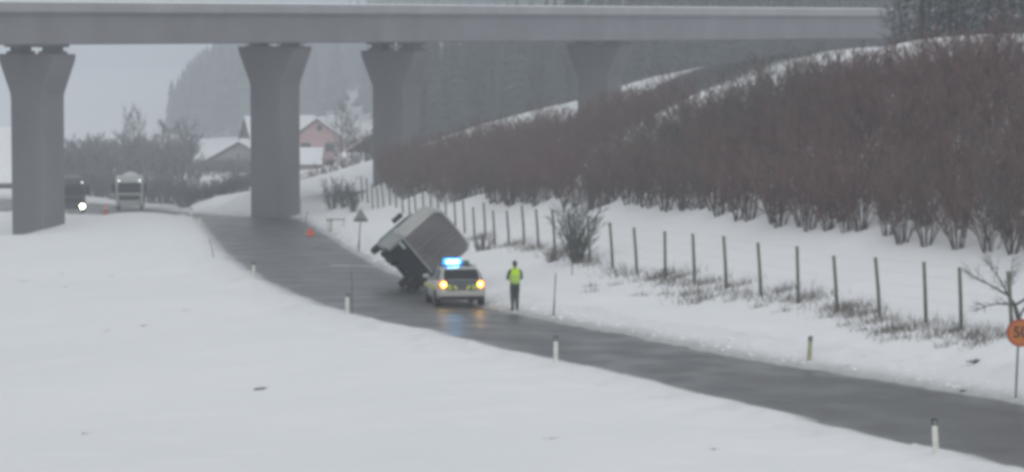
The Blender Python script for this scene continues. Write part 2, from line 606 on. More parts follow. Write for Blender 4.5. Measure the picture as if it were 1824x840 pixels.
def gz(x, y):
    return float(ground_z([x], [y])[0][0])


def axis_lines(segs):
    out = []
    for a, b, st in segs:
        out.extend(np.arange(a, b, st))
    return np.array(out)


GX = axis_lines([(-1500, -300, 100), (-300, -100, 20), (-100, -45, 2.5), (-45, 26, 0.35), (26, 46, 1.0), (46, 100, 3), (100, 300, 20), (300, 1501, 100)])
GY = axis_lines([(-60, 40, 10), (40, 62, 2), (62, 112, 0.3), (112, 180, 0.45), (180, 260, 0.8), (260, 320, 1.5), (320, 500, 6), (500, 1000, 20), (1000, 2501, 100)])
gx, gy = np.meshgrid(GX, GY)
zz, dd = ground_z(gx.ravel(), gy.ravel())
gv = np.stack([gx.ravel(), gy.ravel(), zz], 1)
nx_, ny_ = len(GX), len(GY)
ii = np.arange(ny_ - 1)[:, None] * nx_ + np.arange(nx_ - 1)[None]
quads = np.stack([ii, ii + 1, ii + 1 + nx_, ii + nx_], -1).reshape(-1, 4)
gme = np_mesh('ground', gv, quads)
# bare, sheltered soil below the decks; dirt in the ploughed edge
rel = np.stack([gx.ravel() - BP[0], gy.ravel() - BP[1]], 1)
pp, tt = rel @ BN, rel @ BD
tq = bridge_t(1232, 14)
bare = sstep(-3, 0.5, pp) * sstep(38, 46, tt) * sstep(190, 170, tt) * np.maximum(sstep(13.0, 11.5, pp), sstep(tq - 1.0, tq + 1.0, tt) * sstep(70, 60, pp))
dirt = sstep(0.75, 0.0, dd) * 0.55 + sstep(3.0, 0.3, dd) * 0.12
for nm, arr in (('bare', bare), ('dirt', dirt)):
    a = gme.attributes.new(nm, 'FLOAT', 'POINT')
    a.data.foreach_set('value', arr.astype(np.float32))


def snow_ground_material():
    m = bpy.data.materials.new('snow_ground')
    m.use_nodes = True
    t = m.node_tree
    p = t.nodes['Principled BSDF']
    p.inputs['Roughness'].default_value = 0.85
    p.inputs['Specular IOR Level'].default_value = 0.25
    g = t.nodes.new('ShaderNodeNewGeometry')

    def noise(sc, det=5):
        n = t.nodes.new('ShaderNodeTexNoise')
        n.inputs['Scale'].default_value = sc
        n.inputs['Detail'].default_value = det
        t.links.new(g.outputs['Position'], n.inputs['Vector'])
        return n

    def mixc(fac, a, b):
        q = t.nodes.new('ShaderNodeMix')
        q.data_type = 'RGBA'
        for s, v in (('Factor', fac), ('A', a), ('B', b)):
            if isinstance(v, (tuple, float)):
                q.inputs[s].default_value = v
            else:
                t.links.new(v, q.inputs[s])
        return q.outputs['Result']

    def attr(nm):
        q = t.nodes.new('ShaderNodeAttribute')
        q.attribute_name = nm
        return q.outputs['Fac']

    def math_(op, a, b):
        q = t.nodes.new('ShaderNodeMath')
        q.operation = op
        q.use_clamp = True
        for k, v in enumerate((a, b)):
            if isinstance(v, float):
                q.inputs[k].default_value = v
            else:
                t.links.new(v, q.inputs[k])
        return q.outputs[0]
    n1 = noise(0.12)
    c = mixc(n1.outputs['Fac'], (0.76, 0.78, 0.795, 1), (0.84, 0.85, 0.86, 1))
    n2 = noise(2.2, 7)
    dirtf = math_('MULTIPLY', attr('dirt'), math_('ADD', n2.outputs['Fac'], 0.55))
    c = mixc(dirtf, c, (0.20, 0.20, 0.195, 1))
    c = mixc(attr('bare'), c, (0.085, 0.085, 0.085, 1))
    t.links.new(c, p.inputs['Base Color'])
    b = t.nodes.new('ShaderNodeBump')
    b.inputs['Strength'].default_value = 0.35
    b.inputs['Distance'].default_value = 0.08
    t.links.new(noise(1.6, 8).outputs['Fac'], b.inputs['Height'])
    t.links.new(b.outputs['Normal'], p.inputs['Normal'])
    return m


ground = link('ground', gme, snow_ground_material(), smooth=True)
tag(ground, 'snow covered field and hillside', kind='structure')

# ------------------------------------------------------------------ road
NW = 9
rv, rf = [], []
for i in range(NR):
    for k in range(NW):
        s = k / (NW - 1)
        q = LE[i] * (1 - s) + RE[i] * s
        crown = 0.05 * (1 - (2 * s - 1) ** 2)
        rv.append((q[0], q[1], road_z(q[1]) - 0.02 + crown))
for i in range(NR - 1):
    for k in range(NW - 1):
        a = i * NW + k
        rf.append((a, a + 1, a + 1 + NW, a + NW))
rme = np_mesh('road', np.array(rv), np.array(rf))
sat = rme.attributes.new('across', 'FLOAT', 'POINT')
sat.data.foreach_set('value', np.tile(np.linspace(0, 1, NW), NR).astype(np.float32))


def road_material():
    m = bpy.data.materials.new('wet_asphalt')
    m.use_nodes = True
    t = m.node_tree
    p = t.nodes['Principled BSDF']
    g = t.nodes.new('ShaderNodeNewGeometry')
    n = t.nodes.new('ShaderNodeTexNoise')
    n.inputs['Scale'].default_value = 0.5
    n.inputs['Detail'].default_value = 8
    t.links.new(g.outputs['Position'], n.inputs['Vector'])
    a = t.nodes.new('ShaderNodeAttribute')
    a.attribute_name = 'across'
    r = t.nodes.new('ShaderNodeValToRGB')           # wheel tracks and slushy margins
    e = r.color_ramp.elements
    e[0].position, e[0].color = 0.0, (0.15, 0.15, 0.15, 1)
    e[1].position, e[1].color = 1.0, (0.16, 0.155, 0.15, 1)
    for pos, v in ((0.07, 0.085), (0.2, 0.058), (0.33, 0.075), (0.5, 0.062), (0.66, 0.074), (0.8, 0.056), (0.93, 0.078)):
        q = e.new(pos)
        q.color = (v * 0.85, v * 0.85, v * 0.87, 1)
    t.links.new(a.outputs['Fac'], r.inputs['Fac'])
    mr = t.nodes.new('ShaderNodeMapRange')
    mr.inputs['From Min'].default_value = 0.3
    mr.inputs['From Max'].default_value = 0.7
    mr.inputs['To Min'].default_value = 0.75
    mr.inputs['To Max'].default_value = 1.3
    t.links.new(n.outputs['Fac'], mr.inputs['Value'])
    mm = t.nodes.new('ShaderNodeVectorMath')
    mm.operation = 'SCALE'
    t.links.new(r.outputs['Color'], mm.inputs[0])
    t.links.new(mr.outputs[0], mm.inputs['Scale'])
    t.links.new(mm.outputs[0], p.inputs['Base Color'])
    rr = t.nodes.new('ShaderNodeMapRange')
    rr.inputs['From Min'].default_value = 0.35
    rr.inputs['From Max'].default_value = 0.65
    rr.inputs['To Min'].default_value = 0.28
    rr.inputs['To Max'].default_value = 0.50
    t.links.new(n.outputs['Fac'], rr.inputs['Value'])
    t.links.new(rr.outputs[0], p.inputs['Roughness'])
    p.inputs['Specular IOR Level'].default_value = 0.5
    n3 = t.nodes.new('ShaderNodeTexNoise')
    n3.inputs['Scale'].default_value = 14
    n3.inputs['Detail'].default_value = 4
    t.links.new(g.outputs['Position'], n3.inputs['Vector'])
    b = t.nodes.new('ShaderNodeBump')
    b.inputs['Strength'].default_value = 0.25
    b.inputs['Distance'].default_value = 0.02
    t.links.new(n3.outputs['Fac'], b.inputs['Height'])
    t.links.new(b.outputs['Normal'], p.inputs['Normal'])
    return m


road = link('road', rme, road_material(), smooth=True)
tag(road, 'wet grey asphalt road curving through the snow', kind='structure')


def road_top(x, y):
    return road_z(y) + 0.025


def road_dir(x, y):
    """heading (unit) away from the camera along the road"""
    j = int(np.clip(np.hypot(CEN[:, 0] - x, CEN[:, 1] - y).argmin(), 2, NR - 3))
    d = CEN[j + 2] - CEN[j - 2]
    return d / np.linalg.norm(d)


# slush streak left across the lane
mb = MB()
P0 = [road_hit(588, 474), road_hit(640, 474), road_hit(700, 480), road_hit(735, 492)]
cur = resample([p[:2] for p in P0], 26)
vv, ff = [], []
for i, q in enumerate(cur):
    d = road_dir(*q)
    nrm = np.array([d[1], -d[0]])
    wdt = 0.05 + 0.5 * math.sin(math.pi * min(1, (i + 0.4) / 25.6)) * (0.7 + 0.5 * rng.random())
    for s in (-1, -0.35, 0.35, 1):
        vv.append((q[0] + d[0] * wdt * s * 1.6, q[1] + d[1] * wdt * s * 1.6, road_top(*q) + (0.05 if abs(s) < 0.5 else 0.004) + rng.random() * 0.012))
for i in range(25):
    for k in range(3):
        a = i * 4 + k
        ff.append((a, a + 1, a + 5, a + 4))
slush = mb.add(vv, ff).build('slush', 'smear', smooth=True)
tag(slush, 'thin streak of grey slush lying across the lane', kind='stuff')

# ------------------------------------------------------------------ bridge
def bridge(name, p0, p1, piers, label, t0=-70, t1=150):
    root = empty(name, (0, 0, 0), label=label, cat='bridge')

    def extrude(sec, pname, m, a=t0, b=t1):
        q = MB()
        n = 12
        rings = []
        for k in range(n + 1):
            t = a + (b - a) * k / n
            rings.append([(*bridge_pt(t, p), CZ + z) for p, z in sec])
        return q.loft(rings).build(pname, m, root)
    extrude([(p0 + 0.30, 0.93), (p0 + 0.30, 0.72), (p0 + 0.42, 0.62), (p0 + 0.42, -1.32), (p0 + 0.52, -1.42), (p1 - 0.52, -1.42), (p1 - 0.42, -1.32), (p1 - 0.42, 0.62), (p1 - 0.30, 0.72), (p1 - 0.30, 0.93)],
            'deck', 'concrete')
    for a, b in ((p0, p0 + 0.45), (p1 - 0.45, p1)):
        e = extrude([(a, 1.62), (a, 0.98), (a + 0.05, 0.90), (b, 0.90), (b, 1.62)], 'parapet', 'concrete_pale')
        s = extrude([(a + 0.02, 1.62), (a + 0.06, 1.70), (b - 0.06, 1.70), (b - 0.02, 1.62)], 'snow_cap', 'snow')
        s.parent = e
    for px, p, top in piers:
        x, y = bridge_pt(bridge_t(px, p), p)
        base = gz(x, y) - 0.6 - CZ
        q = MB()
        rings = []
        for z, wn, td in ((base, 3.5, 2.2), (top - 3.3, 3.5, 2.2), (top - 2.9, 3.62, 2.2), (top - 0.5, 6.0, 2.2), (top - 0.2, 6.15, 2.2), (top, 6.15, 2.2)):
            ring = []
            for sn, sd in ((-1, -0.93), (-0.95, -1), (0.95, -1), (1, -0.93), (1, 0.93), (0.95, 1), (-0.95, 1), (-1, 0.93)):
                ring.append((x + BN[0] * sn * wn / 2 + BD[0] * sd * td / 2, y + BN[1] * sn * wn / 2 + BD[1] * sd * td / 2, CZ + z))
            rings.append(ring)
        pr = q.loft(rings).build('pier', 'concrete_pier', root)
        gap = -1.42 - top
        for sn in (-1.75, 1.75):
            c = (x + BN[0] * sn, y + BN[1] * sn)
            b = MB()
            ang = math.atan2(BD[1], BD[0])
            b.box((c[0], c[1], CZ + top + gap * 0.15), (1.5, 1.5, gap * 0.3), ang)
            b.box((c[0], c[1], CZ + top + gap * 0.5), (1.1, 1.1, gap * 0.4), ang)
            b.box((c[0], c[1], CZ + top + gap * 0.85), (1.7, 1.7, gap * 0.3), ang)
            o = b.build('bearing', 'concrete_dark', root)
    return root


bridge('motorway_bridge', 0, 11, [(67, 4.5, -2.12), (490, 4.5, -1.72), (706, 4.5, -2.15), (1068, 4.5, -1.75)],
       'long grey concrete motorway viaduct crossing over the road on flared piers')
# ------------------------------------------------------------------ bare shrubs and trees
def orth(d):
    u = d.cross(Vector((0, 0, 1)))
    if u.length < 1e-3:
        u = Vector((1, 0, 0))
    u.normalize()
    return u, d.cross(u).normalized()


def limb(mb, r, p, d, length, rad, segs, bend=0.15, up=0.05, n=3):
    pts, p = [p.copy()], p.copy()
    d = d.normalized()
    for k in range(segs):
        d = (d + Vector((r.gauss(0, bend), r.gauss(0, bend), r.gauss(0, bend) + up))).normalized()
        p = p + d * (length / segs)
        pts.append(p.copy())
    mb.tube(pts, [rad * (1 - 0.8 * k / segs) for k in range(segs + 1)], n, cap=False)
    return pts


def ribbon(mb, r, p, d, length, w):
    """a fine twig: a slim three-sided spike"""
    u, v = orth(d.normalized())
    tip = p + d.normalized() * length + Vector((r.gauss(0, 0.04), r.gauss(0, 0.04), r.gauss(0, 0.04))) * length
    mb.add([p + u * w, p - u * w * 0.5 + v * w * 0.87, p - u * w * 0.5 - v * w * 0.87, tip], [(0, 1, 3), (1, 2, 3), (2, 0, 3)])


def shrub_mesh(seed, h, spread, nst, nside, ntw, tw=0.011, lean=(0, 0), stem_r=0.035, bare_low=0.22):
    r = random.Random(seed)
    a, b = MB(), MB()
    for i in range(nst):
        th = 2 * math.pi * (i + r.random() * 0.8) / nst
        q = r.uniform(0.1, 1.0) * spread
        d = Vector((math.cos(th) * q + lean[0], math.sin(th) * q + lean[1], 1.0))
        base = Vector((math.cos(th) * 0.22 * r.random(), math.sin(th) * 0.22 * r.random(), -0.15))
        L = h * r.uniform(0.72, 1.08) * math.sqrt(1 + q * q) * 0.92
        pts = limb(a, r, base, d, L, stem_r * r.uniform(0.6, 1.2), 6, 0.10, 0.06)
        for k in range(nside):
            f = bare_low + (1 - bare_low) * (k + r.random()) / nside
            j = min(int(f * 6), 5)
            p = pts[j].lerp(pts[j + 1], f * 6 - j)
            t2 = r.random() * 2 * math.pi
            dd_ = (pts[j + 1] - pts[j]).normalized()
            u, v = orth(dd_)
            sd = dd_ * 0.9 + (u * math.cos(t2) + v * math.sin(t2)) * r.uniform(0.5, 1.0)
            sl = h * r.uniform(0.16, 0.34) * (1.15 - 0.6 * f)
            sp = limb(b, r, p, sd, sl, 0.012, 2, 0.15, 0.10)
            for m_ in range(ntw):
                g = r.random()
                jj = min(int(g * 2), 1)
                p2 = sp[jj].lerp(sp[jj + 1], g * 2 - jj)
                d3 = (sp[2] - sp[0]).normalized() + Vector((r.gauss(0, 0.5), r.gauss(0, 0.5), r.gauss(0.25, 0.4)))
                ribbon(b, r, p2, d3, h * r.uniform(0.07, 0.16), tw)
    return a, b


def to_mesh(mb, name, m):
    me = bpy.data.meshes.new(name)
    me.from_pydata(mb.v, [], mb.f)
    me.materials.append(M[m])
    me.update()
    return me


def copy_obj(name, me, parent, loc=(0, 0, 0)):
    o = bpy.data.objects.new(name, me)
    col.objects.link(o)
    o.parent = parent
    if name in ('stems', 'twigs', 'crown', 'frosted_tips'):
        o['kind'] = 'stuff'
    return o


# the thicket: places on the hillside between its foot and its upper edge
foot = np.array([at(*p)[:2] for p in SCRUB])
top_e = np.array([(colx(c, y), y) for c, y, z in [(1980, 140, 0), (1824, 142, 0), (1700, 142, 0), (1600, 140, 0), (1500, 146, 0), (1400, 157, 0), (1240, 183, 0), (1140, 198, 0), (1040, 200, 0), (860, 228, 0), (760, 240, 0), (690, 248, 0)]])
SKY_C = [690, 830, 960, 1040, 1140, 1240, 1370, 1500, 1600, 1680, 1824, 2000]
SKY_R = [238, 228, 207, 195, 172, 151, 130, 112, 96, 76, 54, 40]      # upper outline of the brush
places = []
NA = 200
for i in range(NA):
    s = i / (NA - 1) * (len(foot) - 1)
    j = min(int(s), len(foot) - 2)
    a = foot[j] + (foot[j + 1] - foot[j]) * (s - j)
    b = top_e[j] + (top_e[j + 1] - top_e[j]) * (s - j)
    places.append((a, b))
spots = []
r = random.Random(5)
# front rank: evenly set along the foot, then a jittered fill with minimum spacing
fl = resample([tuple(p) for p in foot], 400)
acc = 0
last = fl[0]
for q in fl:
    if np.linalg.norm(q - last) >= 1.7:
        spots.append((q[0] + r.gauss(0, 0.15), q[1] + r.gauss(0, 0.3), 0))
        last = q
grid = {}


def too_close(x, y, dmin):
    cx, cy_ = int(x // dmin), int(y // dmin)
    for ix in range(cx - 1, cx + 2):
        for iy in range(cy_ - 1, cy_ + 2):
            for (qx, qy) in grid.get((ix, iy), ()):
                if (qx - x) ** 2 + (qy - y) ** 2 < dmin * dmin:
                    return True
    return False


DM = 1.25
for x, y, _ in spots:
    grid.setdefault((int(x // DM), int(y // DM)), []).append((x, y))
for _ in range(8000):
    a, b = places[r.randrange(NA)]
    f = r.random() ** 0.9
    x, y = a + (b - a) * f
    if too_close(x, y, DM):
        continue
    c_ = W / 2 + x / y * F
    if YH + (CZ - gz(x, y) - 2.45) * F / y < np.interp(c_, SKY_C, SKY_R) - 6 + r.gauss(0, 5):
        continue                              # brush gives out towards the open crest
    grid.setdefault((int(x // DM), int(y // DM)), []).append((x, y))
    spots.append((float(x), float(y), f))
protos = []
for k in range(7):
    h = (3.1, 3.3, 3.0, 3.5, 2.9, 3.2, 3.4)[k]
    a, b = shrub_mesh(100 + k, h, 0.55, 11, 9, 8, 0.012)
    protos.append((to_mesh(a, 'stems', 'stem'), to_mesh(b, 'twigs', ('twig', 'twig_red', 'twig_dull')[k % 3]), a, b))
hedge_tw = []
for k in range(7):
    hedge_tw.append(to_mesh(protos[k][3], 'twigs', 'twig_hazed'))
spots.sort(key=lambda s: (s[2] > 0, s[1]))
zs = ground_z([s[0] for s in spots], [s[1] for s in spots])[0]
N_IND = 290
rest = []
SCRUB_LABEL = 'leafless brown shrub in the dense thicket covering the hillside behind the fence'
for i, (x, y, f) in enumerate(spots):
    tone = float(vnoise(np.array([x * 0.09]), np.array([y * 0.06]), 5)[0])
    want = 1 if tone > 0.12 else (2 if tone < -0.12 else 0)
    k = r.choice([q for q in range(7) if q % 3 == want]) if r.random() < 0.75 else r.randrange(7)
    sc = r.uniform(0.85, 1.15) * (0.92 + 0.0 * f)
    rz = r.random() * 6.28
    if i < N_IND:
        o = empty('shrub', (x, y, zs[i] - 0.02), rz, SCRUB_LABEL, 'shrub', 'leafless shrubs of the hillside thicket')
        o.scale = (sc, sc, sc)
        copy_obj('stems', protos[k][0], o)
        copy_obj('twigs', protos[k][1], o)
    else:
        rest.append((k, x, y, zs[i], sc, rz))


def bake(copies, sources, name, m):
    """many placed copies of source shapes as one mesh"""
    arr = []
    for a in sources:
        V = np.array(a.v)
        tri = []
        for f in a.f:
            for q in range(1, len(f) - 1):
                tri.append((f[0], f[q], f[q + 1]))
        arr.append((V, np.array(tri)))
    vs_, fs, o = [], [], 0
    for k, x, y, z, sc, rz in copies:
        V, T = arr[k]
        c, s = math.cos(rz) * sc, math.sin(rz) * sc
        vs_.append(np.stack([V[:, 0] * c - V[:, 1] * s + x, V[:, 0] * s + V[:, 1] * c + y, V[:, 2] * sc + z], 1))
        fs.append(T + o)
        o += len(V)
    me = np_mesh(name, np.concatenate(vs_), np.concatenate(fs))
    return link(name, me, m)


src = [shrub_mesh(200 + k, 3.2, 0.55, 9, 7, 6, 0.014)[1] for k in range(4)]
if rest:
    sc_o = bake([(k % 4, x, y, z, s, q) for k, x, y, z, s, q in rest], src, 'thicket', 'twig')
    tag(sc_o, 'brown mass of leafless brush deeper in the hillside thicket', kind='stuff')
print('shrub spots', len(spots), 'rest', len(rest))

# dark bush standing in the fence line
def single_shrub(name, px, py_Y, h, spread, nst, nside, ntw, seed, label, m_stem, m_twig, cat='bush', tw=0.012, group=None, lean=(0, 0), stem_r=0.035, low=0.1):
    x, y = px, py_Y
    o = empty(name, (x, y, gz(x, y) - 0.03), 0, label, cat, group)
    a, b = shrub_mesh(seed, h, spread, nst, nside, ntw, tw, lean, stem_r, low)
    a.build('stems', m_stem, o, fix=False)
    b.build('twigs', m_twig, o, fix=False)['kind'] = 'stuff'
    return o


single_shrub('bush', colx(1030, 125), 125, 2.9, 0.50, 24, 8, 6, 31, 'dark leafless bush with fanned branches standing in the fence line', 'twig_green', 'twig_grey', tw=0.014)
single_shrub('bush', colx(985, 128), 128, 0.75, 0.9, 14, 6, 8, 32, 'low brown bramble clump at the foot of the dark fan-shaped bush', 'grass', 'grass', tw=0.012)
single_shrub('bush', colx(858, 150), 150, 1.1, 0.9, 14, 6, 7, 33, 'low leafless bramble clump between the overturned truck and the fence', 'twig_grey', 'grass', tw=0.013)
for k, (px, Y, h) in enumerate([(612, 226, 2.4), (628, 222, 2.2), (592, 236, 2.6)]):
    single_shrub('bush', colx(px, Y), Y, h, 0.6, 14, 7, 7, 40 + k, 'leafless grey bush at the far end of the fence', 'twig_grey', 'twig_grey', tw=0.016, group='bushes at the far end of the fence')

# little crooked tree behind the round sign
tx, ty = colx(1818, 84.5), 84.5
o = empty('tree', (tx, ty, gz(tx, ty) - 0.03), 0, 'small crooked leafless tree behind the round orange sign', 'tree')
a, b = MB(), MB()
r2 = random.Random(8)
tr = [Vector((0, 0, -0.1)), Vector((0.0, 0, 0.45)), Vector((-0.12, 0.0, 0.85)), Vector((-0.32, 0.02, 1.15))]
a.tube(tr, [0.10, 0.08, 0.06, 0.045], 6)
for (p0, d, L, rd) in [(tr[3], (-0.9, 0.1, 0.35), 1.5, 0.035), (tr[2], (-1.0, -0.1, 0.0), 1.45, 0.028), (tr[3], (-0.35, 0.2, 1.0), 1.3, 0.03), (tr[2], (0.9, 0.1, 0.6), 1.5, 0.04), (tr[1], (0.6, 0.2, 1.0), 1.6, 0.035), (tr[3], (0.2, -0.1, 1.0), 1.2, 0.025)]:
    pts = limb(a, r2, p0, Vector(d), L, rd, 6, 0.10, -0.02, 4)
    for k in range(12):
        j = r2.randrange(1, 6)
        sp = limb(b, r2, pts[j], Vector(d) + Vector((r2.gauss(0, 0.6), r2.gauss(0, 0.6), r2.gauss(0.3, 0.5))), r2.uniform(0.3, 0.7), 0.010, 3, 0.2, 0.05)
        for m_ in range(6):
            ribbon(b, r2, sp[r2.randrange(3)], Vector((r2.gauss(0, 1) + d[0], r2.gauss(0, 1), r2.gauss(0.4, 0.7))), r2.uniform(0.12, 0.3), 0.006)
a.build('trunk', 'bark', o, fix=False)
b.build('twigs', 'bark', o, fix=False)

# ------------------------------------------------------------------ dry grass and brambles on the bank
def grass_field(name, patches, label, m, seed):
    r3 = random.Random(seed)
    q = MB()
    for (x, y, n, spread, h) in patches:
        xs = [x + r3.gauss(0, spread) for _ in range(n)]
        ys = [y + r3.gauss(0, spread * 0.8) for _ in range(n)]
        z = ground_z(xs, ys)[0]
        for i in range(n):
            ribbon(q, r3, Vector((xs[i], ys[i], z[i] - 0.03)), Vector((r3.gauss(0, 0.55), r3.gauss(0, 0.55), 1.0)), h * r3.uniform(0.4, 1.2), 0.011)
    o = q.build(name, m, fix=False)
    tag(o, label, kind='stuff')
    return o


fpts = resample(FENCE, 260)
patches = []
for i, (x, y) in enumerate(fpts):
    if 84 < y < 165:
        dens = 0.5 + 0.5 * math.sin(i * 0.55) + r.random() * 0.5
        patches.append((x - 0.2, y - 0.3, int(24 * dens), 0.35, 0.45))
for px, py in [(1450, 535), (1500, 548), (1518, 552), (1395, 520), (1428, 530), (1185, 490), (1210, 495), (1260, 505), (1310, 510), (1540, 560), (1590, 590), (1620, 590), (1740, 598), (1770, 605), (1225, 527), (1245, 535), (1170, 497), (1680, 596), (1560, 575)]:
    a_, b_ = ray(px, py)
    lo = None
    for Y in np.arange(78, 140, 0.25):
        if CZ + b_ * Y < gz(a_ * Y, Y):
            lo = Y
            break
    if lo:
        patches.append((a_ * lo, lo, 95, 0.40, 0.48))
for px, py in [(1050, 510), (1056, 519), (1186, 524), (1140, 527), (1250, 532), (1240, 541), (1302, 536), (1540, 588), (1562, 594), (1612, 602), (1582, 608), (1682, 618), (1470, 566), (1505, 580), (1350, 548), (1395, 556), (1735, 616), (1100, 507)]:
    a_, b_ = ray(px, py)
    Ys = np.arange(78, 140, 0.2)
    hit = np.where(CZ + b_ * Ys < ground_z(a_ * Ys, Ys)[0])[0]
    if len(hit):
        patches.append((a_ * Ys[hit[0]], Ys[hit[0]], 34, 0.20, 0.26))
grass_field('dry_grass', patches, 'dry brown grass and brambles poking through snow along the fence', 'grass', 3)


def pix_ground(px, py, y0=60, y1=240):
    a_, b_ = ray(px, py)
    Ys = np.arange(y0, y1, 0.1)
    z = ground_z(a_ * Ys, Ys)[0]
    k = np.where(CZ + b_ * Ys < z)[0]
    Y = float(Ys[k[0]]) if len(k) else y1
    return a_ * Y, Y, gz(a_ * Y, Y)


# clods and tufts lying in the snow
clods = [(465, 693, 0.17, 'dark green grass tuft lying alone in the open snow field'),
         (1741, 646, 0.20, 'dark clump sticking out of the roadside bank below the fence'),
         (1718, 697, 0.10, 'small dark clod at the road edge below the bank clump')]
for k, (px, py, sz, lb) in enumerate(clods):
    x, y, z = pix_ground(px, py)
    o = empty('grass_clump', (x, y, z - 0.02), 0, lb, 'clump')
    q = MB()
    r4 = random.Random(60 + k)
    for _ in range(130):
        ribbon(q, r4, Vector((r4.gauss(0, sz * 0.55), r4.gauss(0, sz * 0.3), 0)), Vector((r4.gauss(0, 0.9), r4.gauss(0, 0.9), 0.8)), sz * r4.uniform(0.3, 0.75), 0.013)
    q.build('blades', 'soil', o, fix=False)
    q = MB()
    rings = []
    for j in range(5):
        f = j / 4
        rr_ = sz * (0.9, 0.85, 0.65, 0.4, 0.12)[j]
        rings.append([(math.cos(t) * rr_ * r4.uniform(0.7, 1.1), math.sin(t) * rr_ * 0.6 * r4.uniform(0.7, 1.1), f * sz * 0.22) for t in np.linspace(0, 2 * math.pi, 10, endpoint=False)])
    q.loft(rings).build('clod', 'soil', o)
small = [(35, 501), (45, 501), (110, 488), (116, 511), (197, 491), (258, 580), (253, 581), (332, 553), (153, 772), (190, 589), (980, 781), (1270, 800), (1510, 652), (1680, 640), (1140, 511), (1188, 514), (1055, 513), (1210, 543)]
patches = []
for px, py in small:
    x, y, z = pix_ground(px, py)
    patches.append((x, y, 24, 0.09, 0.09))
grass_field('grass_tufts', patches, 'tiny dark tufts of grass dotting the open snow', 'soil', 9)

# ploughed lumps of snow along the road edges and the bank
r11 = random.Random(15)
lump = MB()
pos = []
for i in range(20, 560):
    for E_, T_, sg, n_, wide in ((RE, RT, 1.0, 3, 1.0),):
        if not 62 < E_[i, 1] < 215:
            continue
        for _ in range(n_):
            off = 0.15 + abs(r11.gauss(0, 0.75)) * wide
            al = r11.uniform(-0.4, 0.4)
            pos.append((E_[i, 0] + sg * T_[i, 1] * off + T_[i, 0] * al, E_[i, 1] - sg * T_[i, 0] * off + T_[i, 1] * al, min(0.09, 0.02 + abs(r11.gauss(0, 0.03)))))
zl = ground_z([p[0] for p in pos], [p[1] for p in pos])[0]
for (x, y, rd), z in zip(pos, zl):
    rings = []
    for f_, h_ in ((1.3, -0.3), (1.1, 0.12), (0.6, 0.45)):
        rings.append([(x + math.cos(t) * rd * f_ * r11.uniform(0.7, 1.3), y + math.sin(t) * rd * f_ * r11.uniform(0.7, 1.3), z + rd * h_ * r11.uniform(0.8, 1.2)) for t in (0.2, 1.25, 2.3, 3.3, 4.4, 5.4)])
    lump.loft(rings)
lo_ = lump.build('snow_lumps', 'snow', fix=False)
tag(lo_, 'crumbs and lumps of ploughed snow along the road edges', kind='stuff')

# ------------------------------------------------------------------ fence
fence = empty('fence', (0, 0, 0), label='long wire fence on wooden posts between the road bank and the thicket', cat='fence')
post_px = [1808, 1717, 1653, 1572, 1495, 1424, 1359, 1297, 1239, 1186, 1136, 1093, 1052, 1020, 990, 960, 935, 908, 882, 865, 846, 828, 812, 796, 782, 768, 755, 742, 730, 718, 706, 695, 684, 674, 664, 655, 646]
fx = np.array([p[0] for p in FENCE])
fy = np.array([p[1] for p in FENCE])
dense = resample(FENCE, 2000)
cols_ = W / 2 + dense[:, 0] / dense[:, 1] * F
heads = []
pm = {}
r5 = random.Random(12)
for i, px in enumerate(post_px):
    j = int(np.abs(cols_ - px).argmin())
    x, y = float(dense[j, 0]), float(dense[j, 1])
    z = gz(x, y)
    h = 1.9 + r5.uniform(-0.06, 0.06)
    q = MB()
    lx, ly = -0.13 + r5.gauss(0, 0.04), r5.gauss(0, 0.05)
    q.tube([(0, 0, -0.4), (lx * 0.5, ly * 0.5, h * 0.5), (lx, ly, h - 0.02), (lx, ly, h)], [0.062, 0.058, 0.055, 0.04], 8)
    o = q.build('post', 'post_wood', fence, smooth=True)
    o.location = (x, y, z)
    heads.append((x, y, z, lx, ly, h))
for hf in (0.18, 0.38, 0.58, 0.78, 0.97):
    q = MB()
    q.tube([(x + lx * hf, y + ly * hf, z + h * hf) for x, y, z, lx, ly, h in heads], 0.002, 3, cap=False)
    q.build('wire', 'wire', fence, fix=False)

# ------------------------------------------------------------------ delineators, snow poles, signs
def delineator(px, py, h, lean=(0, 0), label='', old=False, Y=None):
    x, y, z = pix_ground(px, py)
    o = empty('delineator_post', (x, y, z), r5.uniform(-0.3, 0.1), label, 'delineator', 'roadside delineator posts')
    q = MB()
    rings = []
    for zz_, w_ in ((-0.25, 0.065), (h * 0.5, 0.062), (h * 0.80, 0.060)):
        rings.append([(c[0] * w_ + lean[0] * zz_, c[1] * w_ * 0.7 + lean[1] * zz_, zz_) for c in ((-1, -1), (0, -1.35), (1, -1), (1, 0.8), (0, 1.2), (-1, 0.8))])
    q.loft(rings).build('post', 'old_plastic' if old else 'white_plastic', o)
    q = MB()
    rings = []
    for zz_, w_ in ((h * 0.80, 0.064), (h * 0.98, 0.064), (h * 1.0, 0.05)):
        rings.append([(c[0] * w_ + lean[0] * zz_, c[1] * w_ * 0.7 + lean[1] * zz_, zz_) for c in ((-1, -1), (0, -1.35), (1, -1), (1, 0.8), (0, 1.2), (-1, 0.8))])
    cap = q.loft(rings).build('cap', 'black', o)
    q = MB()
    q.box((lean[0] * h * 0.9, lean[1] * h * 0.9 - 0.07, h * 0.89), (0.05, 0.012, 0.09))
    q.build('reflector', 'lens_off', cap)
    return o


